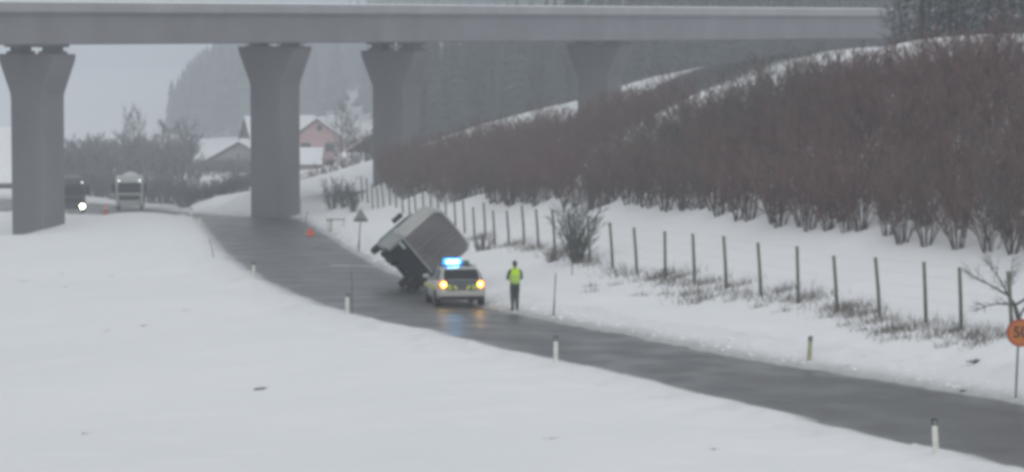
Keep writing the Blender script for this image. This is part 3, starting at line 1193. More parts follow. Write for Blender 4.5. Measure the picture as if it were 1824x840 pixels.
delineator(1667, 813, 0.82, (-0.06, 0), 'white delineator post with black cap, at the near road edge opposite the orange sign')
delineator(990, 644, 0.76, (0, 0), 'white black-capped delineator post on the field side, across the road from the yellow vest')
delineator(619, 557, 0.72, (0, 0), 'white delineator post standing right beside a tall thin snow pole')
delineator(452, 494, 0.70, (0, 0), 'thin pale delineator post on the field side, between the leaning stick and the snow pole')
delineator(355, 402, 0.75, (0.05, 0), 'far delineator post at the field edge near the road bend')
delineator(341, 388, 0.75, (0, 0), 'farthest delineator post, on the field crest beside the viaduct')
delineator(1441, 641, 0.72, (0.06, 0), 'weathered yellowish delineator post in the bank below the fence', True)
delineator(589, 414, 0.85, (0.04, 0), 'dark small post on the far bank beside the red warning triangle', True)


def pole(px, py, h, rad, label, m='pole_dark', lean=(0, 0), cat='pole', band=None):
    x, y, z = pix_ground(px, py)
    o = empty('snow_pole', (x, y, z), 0, label, cat, 'snow poles along the road')
    q = MB()
    q.tube([(0, 0, -0.3), (lean[0] * h / 2, lean[1] * h / 2, h / 2), (lean[0] * h, lean[1] * h, h)], rad, 8)
    s = q.build('shaft', m, o, smooth=True)
    if band:
        q = MB()
        q.tube([(lean[0] * h * band[0], 0, h * band[0]), (lean[0] * h * band[1], 0, h * band[1])], rad * 1.35, 8)
        q.build('band', 'black', o, smooth=True)
    return o


pole(627, 558, 1.55, 0.022, 'tall thin snow pole next to a white delineator on the field side')
pole(986, 562, 1.5, 0.020, 'tall thin snow pole with dark foot in the bank right of the officer', lean=(0.05, 0), band=(0.0, 0.32))
pole(382, 457, 0.9, 0.022, 'leaning dark stick in the snow at the inner edge of the bend', lean=(-0.28, 0))
pole(536, 398, 1.9, 0.018, 'slender snow pole on the far bank before the viaduct pier')
pole(543, 398, 0.95, 0.03, 'short slanting stake on the far bank beside the slender pole', lean=(0.22, 0))
pole(1019, 490, 0.01 + 0.5, 0.02, 'short stake under the dark bush by the fence')

# triangular sign seen from behind on a post
x, y, z = pix_ground(639, 447)
s_loc = F / y
o = empty('road_sign', (x, y, z), 0.15, 'back of a triangular road sign on a tall post beside the overturned truck', 'sign')
q = MB()
q.tube([(0, 0, -0.4), (0.06, 0, 1.2), (0.12, 0, 1.75)], 0.032, 8)
q.build('post', 'pole_dark', o, smooth=True)
q = MB()
q.tube([(0.0, -0.005, 0.12), (0.03, -0.005, 0.62)], 0.05, 8)
q.build('sleeve', 'pole_dark', o, smooth=True)
def tri(w, h, z0, xo):
    return [(-w / 2 + 0.06 + xo, z0), (w / 2 - 0.06 + xo, z0), (w / 2 + xo, z0 + 0.04), (w / 2 - 0.03 + xo, z0 + 0.12), (0.05 + xo, z0 + h - 0.03), (xo, z0 + h), (-0.05 + xo, z0 + h - 0.03), (-w / 2 + 0.03 + xo, z0 + 0.12), (-w / 2 + xo, z0 + 0.04)]
q = MB()
q.prism(tri(0.80, 0.68, 1.62, 0.12), 0.04, 0.055)
pl = q.build('plate', 'sign_back', o)
q = MB()
q.prism([(-0.40 + 0.12, 1.60), (0.40 + 0.12, 1.60), (0.38 + 0.12, 1.72), (-0.38 + 0.12, 1.72)], 0.012, 0.035)
q.build('bracket', 'pole_dark', pl)

# low two-legged panel on the far bank
x, y, z = pix_ground(584, 411)
o = empty('marker_board', (x, y, z), 0.1, 'low grey board on two thin legs on the far snowy bank', 'board')
for dx in (0, 1.05):
    q = MB()
    q.tube([(dx, 0, -0.3), (dx, 0, 0.75)], 0.025, 6)
    q.build('leg', 'pole_dark', o)
q = MB()
q.box((0.52, 0, 0.76), (1.3, 0.04, 0.10))
q.build('panel', 'sign_back', o)

# round 50 sign
x, y, z = pix_ground(1808, 709)
k = y / F
zc_, zb_ = (709 - 592) * k, 0
R_ = 25 * k
o = empty('road_sign', (x, y, z), 0.0, 'round orange temporary speed sign reading 50 on a thin grey post', 'sign')
dx = 5 * k
q = MB()
q.tube([(0, 0, -0.5), (dx * 0.9, 0, zc_ - R_ * 0.6), (dx * 1.05, 0, zc_ + R_ * 0.6)], 0.030, 10)
q.build('post', 'galv', o, smooth=True)
cxs = dx + 3 * k


def disc(r0, n=40):
    return [(cxs + math.cos(t) * r0, zc_ + math.sin(t) * r0) for t in np.linspace(0, 2 * math.pi, n, endpoint=False)]


pl = MB().prism(disc(R_), -0.055, -0.035).build('plate', 'sign_red', o)
MB().prism(disc(R_ * 0.84), -0.061, -0.0552).build('face', 'sign_orange', pl)
for kx in (-1, 1):
    q = MB()
    q.box((dx, -0.03, zc_ + kx * R_ * 0.45), (0.16, 0.03, 0.05))
    q.build('clamp', 'galv', o)
cu = bpy.data.curves.new('digits', 'FONT')
cu.body = '50'
cu.size = R_ * 1.12
cu.align_x = 'CENTER'
cu.align_y = 'CENTER'
cu.extrude = 0.003
cu.offset = 0.008
tmp = bpy.data.objects.new('digits_tmp', cu)
col.objects.link(tmp)
bpy.context.view_layer.update()
dme = bpy.data.meshes.new_from_object(tmp.evaluated_get(bpy.context.evaluated_depsgraph_get()))
bpy.data.objects.remove(tmp)
dme.materials.clear()
dg = link('digits', dme, 'black', pl)
dg.rotation_euler = (math.pi / 2, 0, 0)
dg.location = (cxs, -0.0655, zc_ + 0.01)

# warning triangle on the road
x, y, z = road_hit(553, 421)
o = empty('warning_triangle', (x, y, road_top(x, y)), 0.2, 'small red warning triangle standing on the road by the far bank', 'warning triangle')
w_ = 0.62
q = MB()
outer = [(-w_ / 2, 0.06), (w_ / 2, 0.06), (0, 0.60)]
inner = [(-w_ / 2 * 0.45, 0.16), (w_ / 2 * 0.45, 0.16), (0, 0.42)]
vv = [(p[0], d_, p[1]) for d_ in (-0.012, 0.012) for p in outer + inner]
ff = []
for a_ in range(3):
    b_ = (a_ + 1) % 3
    ff += [(a_, b_, 3 + b_, 3 + a_), (6 + b_, 6 + a_, 9 + a_, 9 + b_), (b_, a_, 6 + a_, 6 + b_), (3 + a_, 3 + b_, 9 + b_, 9 + a_)]
q.add(vv, ff).build('frame', 'triangle_red', o)
for sx in (-1, 1):
    q = MB()
    q.box((sx * 0.2, 0, 0.03), (0.03, 0.30, 0.06))
    q.build('foot', 'black', o)
q = MB()
q.prism([(-w_ / 2 * 0.43, 0.165), (w_ / 2 * 0.43, 0.165), (0, 0.41)], -0.004, 0.004).build('panel', 'triangle_red', o)


# ------------------------------------------------------------------ wheels shared by vehicles
def wheel(parent, c, R, w, name='wheel'):
    q = MB()
    n = 28
    rings = []
    for off, rad in ((-w / 2, R * 0.80), (-w / 2, R * 0.94), (-w / 2 + 0.03, R), (w / 2 - 0.03, R), (w / 2, R * 0.94), (w / 2, R * 0.80)):
        rings.append([(off, math.cos(2 * math.pi * k / n) * rad, math.sin(2 * math.pi * k / n) * rad) for k in range(n)])
    t = q.loft(rings).build(name, 'tyre', parent, smooth=False)
    t.location = c
    q = MB()
    for s in (-1, 1):
        rings = []
        for off, rad in ((w / 2 - 0.06, R * 0.79), (w / 2 - 0.005, R * 0.70), (w / 2 - 0.04, R * 0.55), (w / 2 - 0.02, R * 0.22), (w / 2 + 0.01, R * 0.12)):
            rings.append([(s * off, math.cos(2 * math.pi * k / n) * rad, math.sin(2 * math.pi * k / n) * rad) for k in range(n)])
        q.loft(rings)
    q.build('rim', 'rim', t)
    return t


# ------------------------------------------------------------------ police car (local: forward +y, rear at y=0)
def ring(y, prof):
    return [(x, y, z) for x, z in prof]


def body_prof(hw, zb, zm, zt, hwt):
    """closed section: sill, bulge at the belt, rounded shoulder"""
    half = [(hw * 0.90, zb), (hw * 0.985, zb + 0.10), (hw, zm), (hw * 0.985, zt - 0.10), (hwt, zt)]
    return half + [(-x, z) for x, z in reversed(half)]


cx_, cy_, cz_ = road_hit(823, 547)
hd = road_dir(cx_, cy_ + 2)
yaw = math.atan2(hd[1], hd[0]) - math.pi / 2
car_yaw = math.radians(8.5)
slope = (road_z(cy_ + 3.2) - road_z(cy_ + 0.2)) / 3.0
car = empty('police_car', (cx_, cy_, road_top(cx_, cy_)), 0, 'white police estate car with flashing blue light bar and amber rear lamps', 'car')
car.rotation_euler = (math.atan(slope), 0, car_yaw)
car.scale = (1.05, 1.05, 1.05)
hwid = 0.88
q = MB()
st = [(0.00, 0.80, 0.36, 0.52, 0.72, 0.74), (0.06, 0.86, 0.30, 0.52, 0.86, 0.80), (0.25, hwid, 0.26, 0.54, 0.93, 0.83), (1.0, hwid, 0.20, 0.56, 0.93, 0.84), (2.4, hwid, 0.20, 0.56, 0.91, 0.84),
      (3.15, hwid, 0.22, 0.56, 0.88, 0.82), (3.9, 0.87, 0.24, 0.54, 0.80, 0.76), (4.25, 0.82, 0.26, 0.50, 0.70, 0.68), (4.42, 0.70, 0.30, 0.48, 0.60, 0.58)]
bd = q.loft([ring(s[0], body_prof(s[1], s[2], s[3], s[4], s[5])) for s in st]).build('body', 'police_white', car, smooth=True)
# greenhouse: pillars and roof
q = MB()


def gh(y, hb, ht, zb, zt):
    half = [(hb, zb), (ht + 0.02, zt - 0.08), (ht - 0.06, zt - 0.01)]
    mid = [(0, zt + 0.012)]
    return ring(y, half + mid + [(-x, z) for x, z in reversed(half)])


gst = [(0.10, 0.80, 0.72, 0.86, 0.93), (0.32, 0.82, 0.66, 0.90, 1.22), (0.46, 0.82, 0.63, 0.90, 1.34), (0.9, 0.83, 0.63, 0.90, 1.385), (1.7, 0.83, 0.63, 0.90, 1.40), (2.3, 0.83, 0.61, 0.88, 1.37), (2.75, 0.82, 0.62, 0.87, 1.20), (3.25, 0.80, 0.70, 0.86, 0.90)]
roof = q.loft([gh(*s) for s in gst]).build('roof', 'police_white', car, smooth=True)


def quad_panel(name, m, pts, parent, th=0.012, nrm=(0, -1, 0)):
    n = Vector(nrm).normalized() * th
    p = [Vector(v) for v in pts]
    k = len(p)
    v = [a_ + n for a_ in p] + [a_ - n for a_ in p]
    f = [tuple(range(k)), tuple(range(2 * k - 1, k - 1, -1))] + [(i, i + k, (i + 1) % k + k, (i + 1) % k) for i in range(k)]
    return MB().add(v, f).build(name, m, parent)


# rear window, side windows, windscreen
quad_panel('rear_window', 'glass', [(-0.63, 0.125, 0.972), (0.63, 0.125, 0.972), (0.61, 0.30, 1.195), (0.56, 0.415, 1.305), (-0.56, 0.415, 1.305), (-0.61, 0.30, 1.195)], car, 0.022, (0, -0.8, 0.6))
for s in (-1, 1):
    quad_panel('side_window', 'glass', [(s * 0.833, 0.55, 0.95), (s * 0.833, 1.25, 0.95), (s * 0.665, 1.25, 1.32), (s * 0.675, 0.72, 1.29)], car, 0.014, (s, 0, 0.4))
    quad_panel('side_window', 'glass', [(s * 0.833, 1.32, 0.95), (s * 0.833, 2.05, 0.94), (s * 0.665, 2.05, 1.32), (s * 0.665, 1.32, 1.32)], car, 0.014, (s, 0, 0.4))
    quad_panel('side_window', 'glass', [(s * 0.833, 2.12, 0.94), (s * 0.825, 2.85, 0.94), (s * 0.67, 2.35, 1.29), (s * 0.665, 2.12, 1.32)], car, 0.014, (s, 0, 0.4))
quad_panel('windscreen', 'glass', [(-0.68, 3.22, 0.94), (0.68, 3.22, 0.94), (0.58, 2.48, 1.31), (-0.58, 2.48, 1.31)], car, 0.03, (0, 0.5, 0.8))
# tailgate with dark centre and green-yellow chevrons
tg = quad_panel('tailgate', 'police_dark', [(-0.57, -0.012, 0.57), (0.57, -0.012, 0.57), (0.61, 0.03, 0.90), (0.60, 0.07, 0.955), (-0.60, 0.07, 0.955), (-0.61, 0.03, 0.90)], car, 0.012, (0, -1, 0.1))
for s in (-1, 1):
    quad_panel('chevron', 'police_green', [(s * 0.36, -0.036, 0.61), (s * 0.55, -0.036, 0.61), (s * 0.50, -0.006, 0.78), (s * 0.38, 0.0, 0.80)], tg, 0.006)
    quad_panel('chevron', 'police_yellow', [(s * 0.14, -0.036, 0.63), (s * 0.24, -0.036, 0.63), (s * 0.32, -0.012, 0.76), (s * 0.22, -0.012, 0.76)], tg, 0.006)
quad_panel('number_plate', 'plate', [(-0.26, -0.035, 0.465), (0.26, -0.035, 0.465), (0.26, -0.03, 0.575), (-0.26, -0.03, 0.575)], car, 0.008)
q = MB()
bp_ = [(-0.86, 0.14), (-0.80, -0.02), (-0.5, -0.075), (0.5, -0.075), (0.80, -0.02), (0.86, 0.14), (0.80, 0.25), (-0.80, 0.25)]
q.prism(bp_, 0.38, 0.56, 'z').build('bumper', 'police_white', car, bevel=0.02)
q = MB()
q.prism([(x * 0.96, y + 0.02) for x, y in bp_], 0.24, 0.378, 'z').build('valance', 'black', car, bevel=0.015)
# lamps
for s in (-1, 1):
    q = MB()
    q.box((s * 0.71, 0.045, 0.80), (0.22, 0.12, 0.26))
    cl = q.build('tail_lamp', 'lamp_red', car, bevel=0.02)
    q = MB()
    q.tube([(s * 0.665, -0.035, 0.80), (s * 0.665, -0.015, 0.80)], 0.115, 16)
    q.build('indicator', 'lamp_amber_rim', cl)
    q = MB()
    q.tube([(s * 0.665, -0.050, 0.80), (s * 0.665, -0.036, 0.80)], 0.068, 16)
    q.build('bulb', 'lamp_amber', cl)
    q = MB()
    q.box((s * 0.885 + s * 0.09, 2.70, 1.0), (0.20, 0.14, 0.14))
    q.build('mirror', 'police_white', car, bevel=0.03)
    q = MB()
    q.box((s * 0.60, 4.33, 0.62), (0.34, 0.12, 0.13))
    q.build('headlight', 'lens_off', car, bevel=0.02)
    q = MB()
    q.prism([(0.30, 0.60), (4.0, 0.58), (4.0, 0.70), (0.30, 0.76)], s * 0.876, s * 0.888, 'x')
    q.build('side_stripe', 'police_yellow', car)
    for yy in (0.78, 3.42):
        wheel(car, (s * 0.79, yy, 0.315), 0.315, 0.20)
        q = MB()
        arch = [(yy + math.cos(t) * 0.37, 0.315 + math.sin(t) * 0.37) for t in np.linspace(0, math.pi, 14)] + [(yy - 0.37, 0.22), (yy + 0.37, 0.22)]
        q.prism(arch, s * 0.70, s * 0.884, 'x')
        q.build('wheel_arch', 'black', car)
    q = MB()
    q.box((s * 0.885, 1.35, 0.84), (0.02, 0.16, 0.03))
    q.build('door_handle', 'black', car)
    q = MB()
    q.box((s * 0.60, 1.4, 1.425), (0.035, 1.5, 0.03))
    q.build('roof_rail', 'black', car)
# light bar
q = MB()
q.box((0, 1.45, 1.435), (1.02, 0.22, 0.05))
lbb = q.build('light_bar', 'black', car)
q = MB()
q.box((-0.16, 1.45, 1.565), (0.70, 0.24, 0.23), taper=(0.9, 0.8))
q.build('blue_lamp', 'lamp_blue_rim', lbb, bevel=0.03)
q = MB()
q.box((-0.16, 1.318, 1.555), (0.44, 0.02, 0.10))
q.build('flash_tube', 'lamp_blue', lbb)
q = MB()
q.box((0.33, 1.45, 1.53), (0.26, 0.22, 0.14), taper=(0.9, 0.7))
q.build('end_lens', 'truck_teal', lbb, bevel=0.03)

# ------------------------------------------------------------------ overturned box truck
def lorry_overturned():
    # local: x right, y forward (away), z up from the tyre contact; rear at y=0
    root = empty('overturned_truck', (0, 0, 0), label='grey box truck tipped over on its side in the roadside ditch', cat='truck')
    wd, hw_ = 2.15, 1.075
    fl = 1.05                # floor height
    top = 3.05
    q = MB()
    def arc(cx, cz, r0, a0, a1, n=5):
        return [(cx + math.cos(a0 + (a1 - a0) * i / n) * r0, cz + math.sin(a0 + (a1 - a0) * i / n) * r0) for i in range(n + 1)]
    sec = [(-hw_, fl), (hw_, fl)] + arc(hw_ - 0.30, top - 0.30, 0.30, 0, math.pi / 2) + arc(-hw_ + 0.22, top - 0.22, 0.22, math.pi / 2, math.pi)
    bx = q.prism(sec, 0.05, 4.6).build('cargo_box', 'truck_lit_dusty', root)
    # rear doors
    for s in (-1, 1):
        q = MB()
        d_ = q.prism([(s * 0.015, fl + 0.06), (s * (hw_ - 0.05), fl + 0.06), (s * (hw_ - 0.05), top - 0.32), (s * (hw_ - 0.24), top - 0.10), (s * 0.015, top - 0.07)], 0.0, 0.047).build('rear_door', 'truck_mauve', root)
        q = MB()
        q.tube([(s * 0.30, -0.025, fl + 0.1), (s * 0.30, -0.025, top - 0.2)], 0.018, 6)
        q.build('lock_rod', 'truck_grey', d_)
    q = MB()
    q.box((-hw_ - 0.012, 2.3, fl + 0.08), (0.03, 4.5, 0.14))
    q.build('side_rail', 'truck_grey', root)
    for yy in (0.9, 1.9, 2.9, 3.8):
        q = MB()
        q.box((-hw_ - 0.010, yy, (fl + top) / 2), (0.022, 0.05, top - fl - 0.35))
        q.build('side_rib', 'truck_grey', root)
    # chassis
    q = MB()
    for s in (-1, 1):
        q.box((s * 0.42, 2.9, 0.88), (0.10, 5.7, 0.26))
    for yy in (0.15, 1.3, 2.4, 3.6, 4.6):
        q.box((0, yy, 0.90), (0.9, 0.10, 0.16))
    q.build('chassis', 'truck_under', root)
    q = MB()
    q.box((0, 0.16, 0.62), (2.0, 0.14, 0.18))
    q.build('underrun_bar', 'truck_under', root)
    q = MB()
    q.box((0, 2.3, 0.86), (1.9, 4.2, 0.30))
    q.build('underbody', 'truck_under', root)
    for yy in (1.25, 5.1):
        q = MB()
        q.tube([(-0.9, yy, 0.46), (-0.2, yy, 0.46), (0, yy, 0.46), (0.2, yy, 0.46), (0.9, yy, 0.46)], [0.09, 0.10, 0.22, 0.10, 0.09], 10)
        q.build('axle', 'truck_under', root)
    for s in (-1, 1):
        wheel(root, (s * 0.94, 1.25, 0.46), 0.46, 0.26)
        wheel(root, (s * 0.66, 1.25, 0.46), 0.46, 0.24)
        wheel(root, (s * 0.92, 5.1, 0.46), 0.46, 0.26)
        q = MB()
        q.box((s * 0.80, 0.62, 0.62), (0.52, 0.03, 0.68))
        q.build('mud_flap', 'truck_under', root)
        q = MB()
        q.box((s * 0.85, 0.07, 0.86), (0.34, 0.06, 0.13))
        q.build('tail_lamp', 'lens_off', root)
    q = MB()
    q.box((-0.86, 3.1, 0.68), (0.44, 1.3, 0.46))
    q.build('fuel_tank', 'truck_under', root, bevel=0.05)
    q = MB()
    q.box((-1.02, 2.2, 0.72), (0.05, 1.0, 0.34))
    q.build('side_guard', 'truck_grey', root)
    for s in (-1, 1):
        q = MB()
        q.prism([(s * (hw_ - 0.10), 0.30), (s * (hw_ + 0.02), 0.36), (s * (hw_ + 0.05), 0.60), (s * (hw_ + 0.03), fl), (s * (hw_ - 0.10), fl)], 0.12, 4.5)
        q.build('side_skirt', 'truck_grey', root, bevel=0.03)
    q = MB()
    q.box((0, 0.10, 0.70), (2.0, 0.08, 0.66))
    q.build('rear_skirt', 'truck_under', root)
    # cab
    q = MB()
    q.prism([(4.75, 0.62), (6.35, 0.62), (6.45, 1.2), (6.15, 2.35), (5.9, 2.45), (4.75, 2.45)], -1.02, 1.02, 'x')
    cb = q.build('cab', 'truck_teal', root, bevel=0.05)
    quad_panel('windscreen', 'glass', [(-0.9, 6.425, 1.45), (0.9, 6.425, 1.45), (0.86, 6.22, 2.2), (-0.86, 6.22, 2.2)], cb, 0.03, (0, 1, 0.25))
    for s in (-1, 1):
        quad_panel('side_window', 'glass', [(s * 1.03, 5.2, 1.5), (s * 1.03, 6.15, 1.5), (s * 1.03, 6.0, 2.2), (s * 1.03, 5.2, 2.2)], cb, 0.012, (s, 0, 0))
        q = MB()
        q.box((s * 1.22, 6.2, 1.85), (0.22, 0.12, 0.50))
        q.build('mirror', 'black', root, bevel=0.02)
    # roof deflector
    q = MB()
    q.prism([(5.0, 2.46), (6.0, 2.46), (5.4, 2.95), (5.0, 3.0)], -0.9, 0.9, 'x')
    q.build('deflector', 'truck_cab', root)
    return root


lorry = lorry_overturned()
LY = 119.0
ROLL = math.radians(50)
heading = math.radians(9)
Rm = Matrix.Rotation(heading, 4, 'Z') @ Matrix.Rotation(math.atan(-0.035), 4, 'X') @ Matrix.Rotation(ROLL, 4, 'Y')
# the box-floor left rear corner (-1.075, 0, 1.05) sits at pixel (719, 423)
anchor = Vector(at(717, 424, LY))
loc = anchor - (Rm @ Vector((-1.075, 0, 1.05)))
lorry.matrix_world = Matrix.Translation(loc) @ Rm
lorry.rotation_mode = 'XYZ'


# ------------------------------------------------------------------ two lorries waiting beyond the viaduct
def truck(x, y, z, rz, label, cabm, kind):
    root = empty('truck', (x, y, z), rz, label, 'truck', 'trucks waiting beyond the viaduct')
    # local: front faces -y, front at y=0
    q = MB()
    q.prism([(0.05, 0.55), (0.0, 1.2), (0.12, 2.3), (0.35, 2.95), (0.7, 3.12), (2.1, 3.12), (2.1, 0.55)], -1.22, 1.22, 'x')
    cb = q.build('cab', cabm, root, bevel=0.06)
    quad_panel('windscreen', 'glass', [(-1.05, 0.03, 1.62), (1.05, 0.03, 1.62), (1.02, 0.10, 2.42), (-1.02, 0.10, 2.42)], cb, 0.03, (0, -1, 0.1))
    q = MB()
    q.prism([(-0.16, 2.44), (0.12, 2.50), (0.12, 2.56), (-0.14, 2.52)], -1.0, 1.0, 'x')
    q.build('sun_visor', 'black', cb)
    q = MB()
    q.box((0, 0.0, 1.18), (1.9, 0.06, 0.42))
    q.build('grille', 'black', cb)
    q = MB()
    q.box((0, -0.02, 0.62), (2.44, 0.22, 0.42))
    q.build('bumper', cabm, root, bevel=0.04)
    for s in (-1, 1):
        q = MB()
        q.tube([(s * 0.92, -0.16, 0.66), (s * 0.92, -0.12, 0.66)], 0.17, 18)
        lit = kind == 'lit'
        q.build('headlight', 'lamp_head' if lit else 'lens_off', root)
        q = MB()
        q.tube([(s * 0.95, 0.22, 2.72), (s * 0.95, 0.28, 2.72)], 0.075, 12)
        q.build('marker_lamp', 'lamp_mark', root)
        q = MB()
        q.box((s * 1.42, 0.18, 2.05), (0.26, 0.14, 0.78))
        q.build('mirror', 'black', root, bevel=0.03)
        for yy in (1.1, 5.2, 6.5):
            wheel(root, (s * 1.05, yy, 0.5), 0.5, 0.3)
    q = MB()
    q.box((0, 4.6, 0.85), (0.9, 6.0, 0.3))
    q.build('chassis', 'truck_under', root)
    if kind == 'lit':
        q = MB()
        q.box((0, 5.2, 2.0), (2.5, 5.6, 2.0))
        q.build('cargo_box', 'truck_cab2', root)
    else:
        q = MB()
        n = 20
        rings = []
        for yy, rad in ((2.35, 0.45), (2.6, 0.75), (3.4, 0.98), (4.8, 1.04), (6.2, 0.9), (7.2, 0.5)):
            rings.append([(math.cos(2 * math.pi * k / n) * rad, yy, 2.15 + (yy - 2.35) * 0.05 + math.sin(2 * math.pi * k / n) * rad) for k in range(n)])
        q.loft(rings).build('drum', 'truck_white', root, smooth=True)
        q = MB()
        q.box((0, 2.6, 1.3), (2.0, 0.5, 0.9))
        q.build('drum_mount', 'truck_grey', root)
    return root


tx1, ty1 = colx(127, 254), 254
truck(tx1, ty1, road_top(-36, 254) - 0.02, math.radians(14), 'dark truck with lit headlights half hidden behind the viaduct pier', 'truck_cab2', 'lit')
tx2, ty2 = colx(230, 266), 266
truck(tx2, ty2, road_top(-38, 264) - 0.02, math.radians(6), 'pale mixer truck with dark windscreen and two white roof lamps', 'truck_cab', 'mixer')

# orange traffic cone between them
x, y = colx(188, 250), 250
o = empty('traffic_cone', (x, y, road_top(-34, 250) - 0.02), 0, 'orange traffic cone standing between the two waiting trucks', 'cone')
q = MB()
rings = [[(math.cos(t) * rd, math.sin(t) * rd, zz_) for t in np.linspace(0, 2 * math.pi, 16, endpoint=False)] for zz_, rd in ((0.04, 0.26), (0.5, 0.15), (0.95, 0.06))]
q.loft(rings).build('cone', 'triangle_red', o, smooth=True)
q = MB()
q.box((0, 0, 0.025), (0.6, 0.6, 0.05))
q.build('base', 'black', o)
q = MB()
rings = [[(math.cos(t) * rd, math.sin(t) * rd, zz_) for t in np.linspace(0, 2 * math.pi, 16, endpoint=False)] for zz_, rd in ((0.45, 0.168), (0.62, 0.13))]
q.loft(rings).build('band', 'plate', o, smooth=True)


# ------------------------------------------------------------------ people
def skin_mesh(verts, edges, radii, root=0, sub=2, name='body'):
    me = bpy.data.meshes.new(name + '_cage')
    me.from_pydata(verts, edges, [])
    ob = bpy.data.objects.new(name + '_cage', me)
    col.objects.link(ob)
    ob.modifiers.new('skin', 'SKIN').use_smooth_shade = True
    sv = me.skin_vertices[0].data
    for i, rd in enumerate(radii):
        sv[i].radius = rd if isinstance(rd, tuple) else (rd, rd)
        sv[i].use_root = (i == root)
    ob.modifiers.new('sub', 'SUBSURF').levels = sub
    bpy.context.view_layer.update()
    out = bpy.data.meshes.new_from_object(ob.evaluated_get(bpy.context.evaluated_depsgraph_get()))
    bpy.data.objects.remove(ob)
    bpy.data.meshes.remove(me)
    return out


def person(name, loc, rz, label, upper, lower, vest, arms, height=1.8, stride=0.0, cap=True):
    """faces local +y; arms: dict side -> (elbow, wrist, hand end)"""
    k = height / 1.8
    root = empty(name, loc, rz, label, 'person')
    V, E, Rr = [], [], []

    def add(p, rad, par=None):
        V.append(tuple(c * k for c in p))
        Rr.append(tuple(c * k for c in rad) if isinstance(rad, tuple) else rad * k)
        if par is not None:
            E.append((par, len(V) - 1))
        return len(V) - 1
    pel = add((0, 0, 0.97), (0.18, 0.14))
    wst = add((0, 0.0, 1.12), (0.155, 0.115), pel)
    chs = add((0, -0.01, 1.32), (0.175, 0.125), wst)
    shd = add((0, -0.02, 1.46), (0.14, 0.09), chs)
    nck = add((0, -0.01, 1.55), 0.058, shd)
    hd0 = add((0, 0.012, 1.62), (0.068, 0.078), nck)
    hd1 = add((0, 0.018, 1.70), (0.078, 0.098), hd0)
    hd2 = add((0, 0.008, 1.775), (0.058, 0.07), hd1)
    for s in (-1, 1):
        hip = add((s * 0.095, 0, 0.90), 0.112, pel)
        kn = add((s * 0.080 + 0.0, 0.03 + stride * s * 0.12, 0.50), 0.086, hip)
        ca = add((s * 0.082, 0.0 + stride * s * 0.16, 0.34), 0.078, kn)
        an = add((s * 0.085, -0.02 + stride * s * 0.2, 0.10), 0.060, ca)
        he = add((s * 0.087, -0.02 + stride * s * 0.2, 0.045), 0.045, an)
        add((s * 0.105, 0.15 + stride * s * 0.2, 0.035), (0.042, 0.03), he)
        sh = add((s * 0.19, -0.02, 1.44), 0.072, shd)
        el, wr, hn = arms[s]
        e1 = add(tuple((a_ + b_) / 2 for a_, b_ in zip((s * 0.19, -0.02, 1.44), el)), 0.060, sh)
        e = add(el, 0.052, e1)
        w1 = add(tuple((a_ + b_) / 2 for a_, b_ in zip(el, wr)), 0.046, e)
        w_i = add(wr, 0.034, w1)
        add(hn, (0.040, 0.022), w_i)
    body = skin_mesh(V, E, Rr, 0, 2)
    # fingers
    bm = bmesh.new()
    bm.from_mesh(body)
    for s in (-1, 1):
        el, wr, hn = [Vector(c) * k for c in arms[s]]
        d = (hn - wr).normalized()
        u, v = orth(d)
        for j in range(5):
            if j < 4:
                b0 = hn + u * (j - 1.5) * 0.019 * k
                L = (0.068, 0.080, 0.076, 0.060)[j] * k
                pts = [b0 - d * 0.015, b0 + d * L * 0.45 - v * 0.004, b0 + d * L * 0.8 - v * 0.022 * k, b0 + d * L - v * 0.045 * k]
            else:
                b0 = wr.lerp(hn, 0.5) + u * s * 0.030 * k
                pts = [b0, b0 + u * s * 0.022 * k + d * 0.02 * k, b0 + u * s * 0.034 * k + d * 0.05 * k - v * 0.01, b0 + u * s * 0.03 * k + d * 0.07 * k - v * 0.02]
            fm = MB().tube(pts, [0.009 * k, 0.009 * k, 0.008 * k, 0.006 * k], 6)
            bv = [bm.verts.new(p) for p in fm.v]
            for f_ in fm.f:
                bm.faces.new([bv[i] for i in f_])
    bm.to_mesh(body)
    bm.free()
    body.materials.clear()
    o = link('body', body, None, root, smooth=True)
    for m_ in (lower, upper, 'skin', 'boot'):
        body.materials.append(M[m_])
    hands = [(Vector(arms[s][1]) * k, Vector(arms[s][2]) * k) for s in (-1, 1)]
    for p in body.polygons:
        c = p.center / k
        if c.z > 1.545:
            p.material_index = 2
        elif c.z > 0.93 or abs(c.x) > 0.22:
            p.material_index = 1
            for s in (-1, 1):
                wr, hn = Vector(arms[s][1]), Vector(arms[s][2])
                if (c - wr).dot((hn - wr).normalized()) > -0.005 and (c - hn).length < 0.17:
                    p.material_index = 2
        elif c.z < 0.11:
            p.material_index = 3
        else:
            p.material_index = 0
    # face: nose, ears
    q = MB()
    q.add([Vector(c) * k for c in [(-0.013, 0.105, 1.685), (0.013, 0.105, 1.685), (0, 0.10, 1.73), (0, 0.130, 1.69), (0, 0.105, 1.675)]], [(0, 1, 3), (0, 3, 2), (1, 2, 3), (0, 4, 1), (0, 3, 4), (1, 4, 3)])
    q.build('nose', 'skin', root)
    for s in (-1, 1):
        q = MB()
        q.box((s * 0.078 * k, 0.012 * k, 1.69 * k), (0.018, 0.035, 0.06))
        q.build('ear', 'skin', root, bevel=0.008)
        q = MB()
        q.tube([Vector((s * 0.031, 0.098, 1.712)) * k, Vector((s * 0.031, 0.108, 1.712)) * k], 0.010, 8)
        q.build('eye', 'hair', root)
    q = MB()
    q.box((0, 0.098 * k, 1.645 * k), (0.045, 0.012, 0.010))
    q.build('mouth', 'sign_red', root)
    # hair or cap shell
    q = MB()
    rings = []
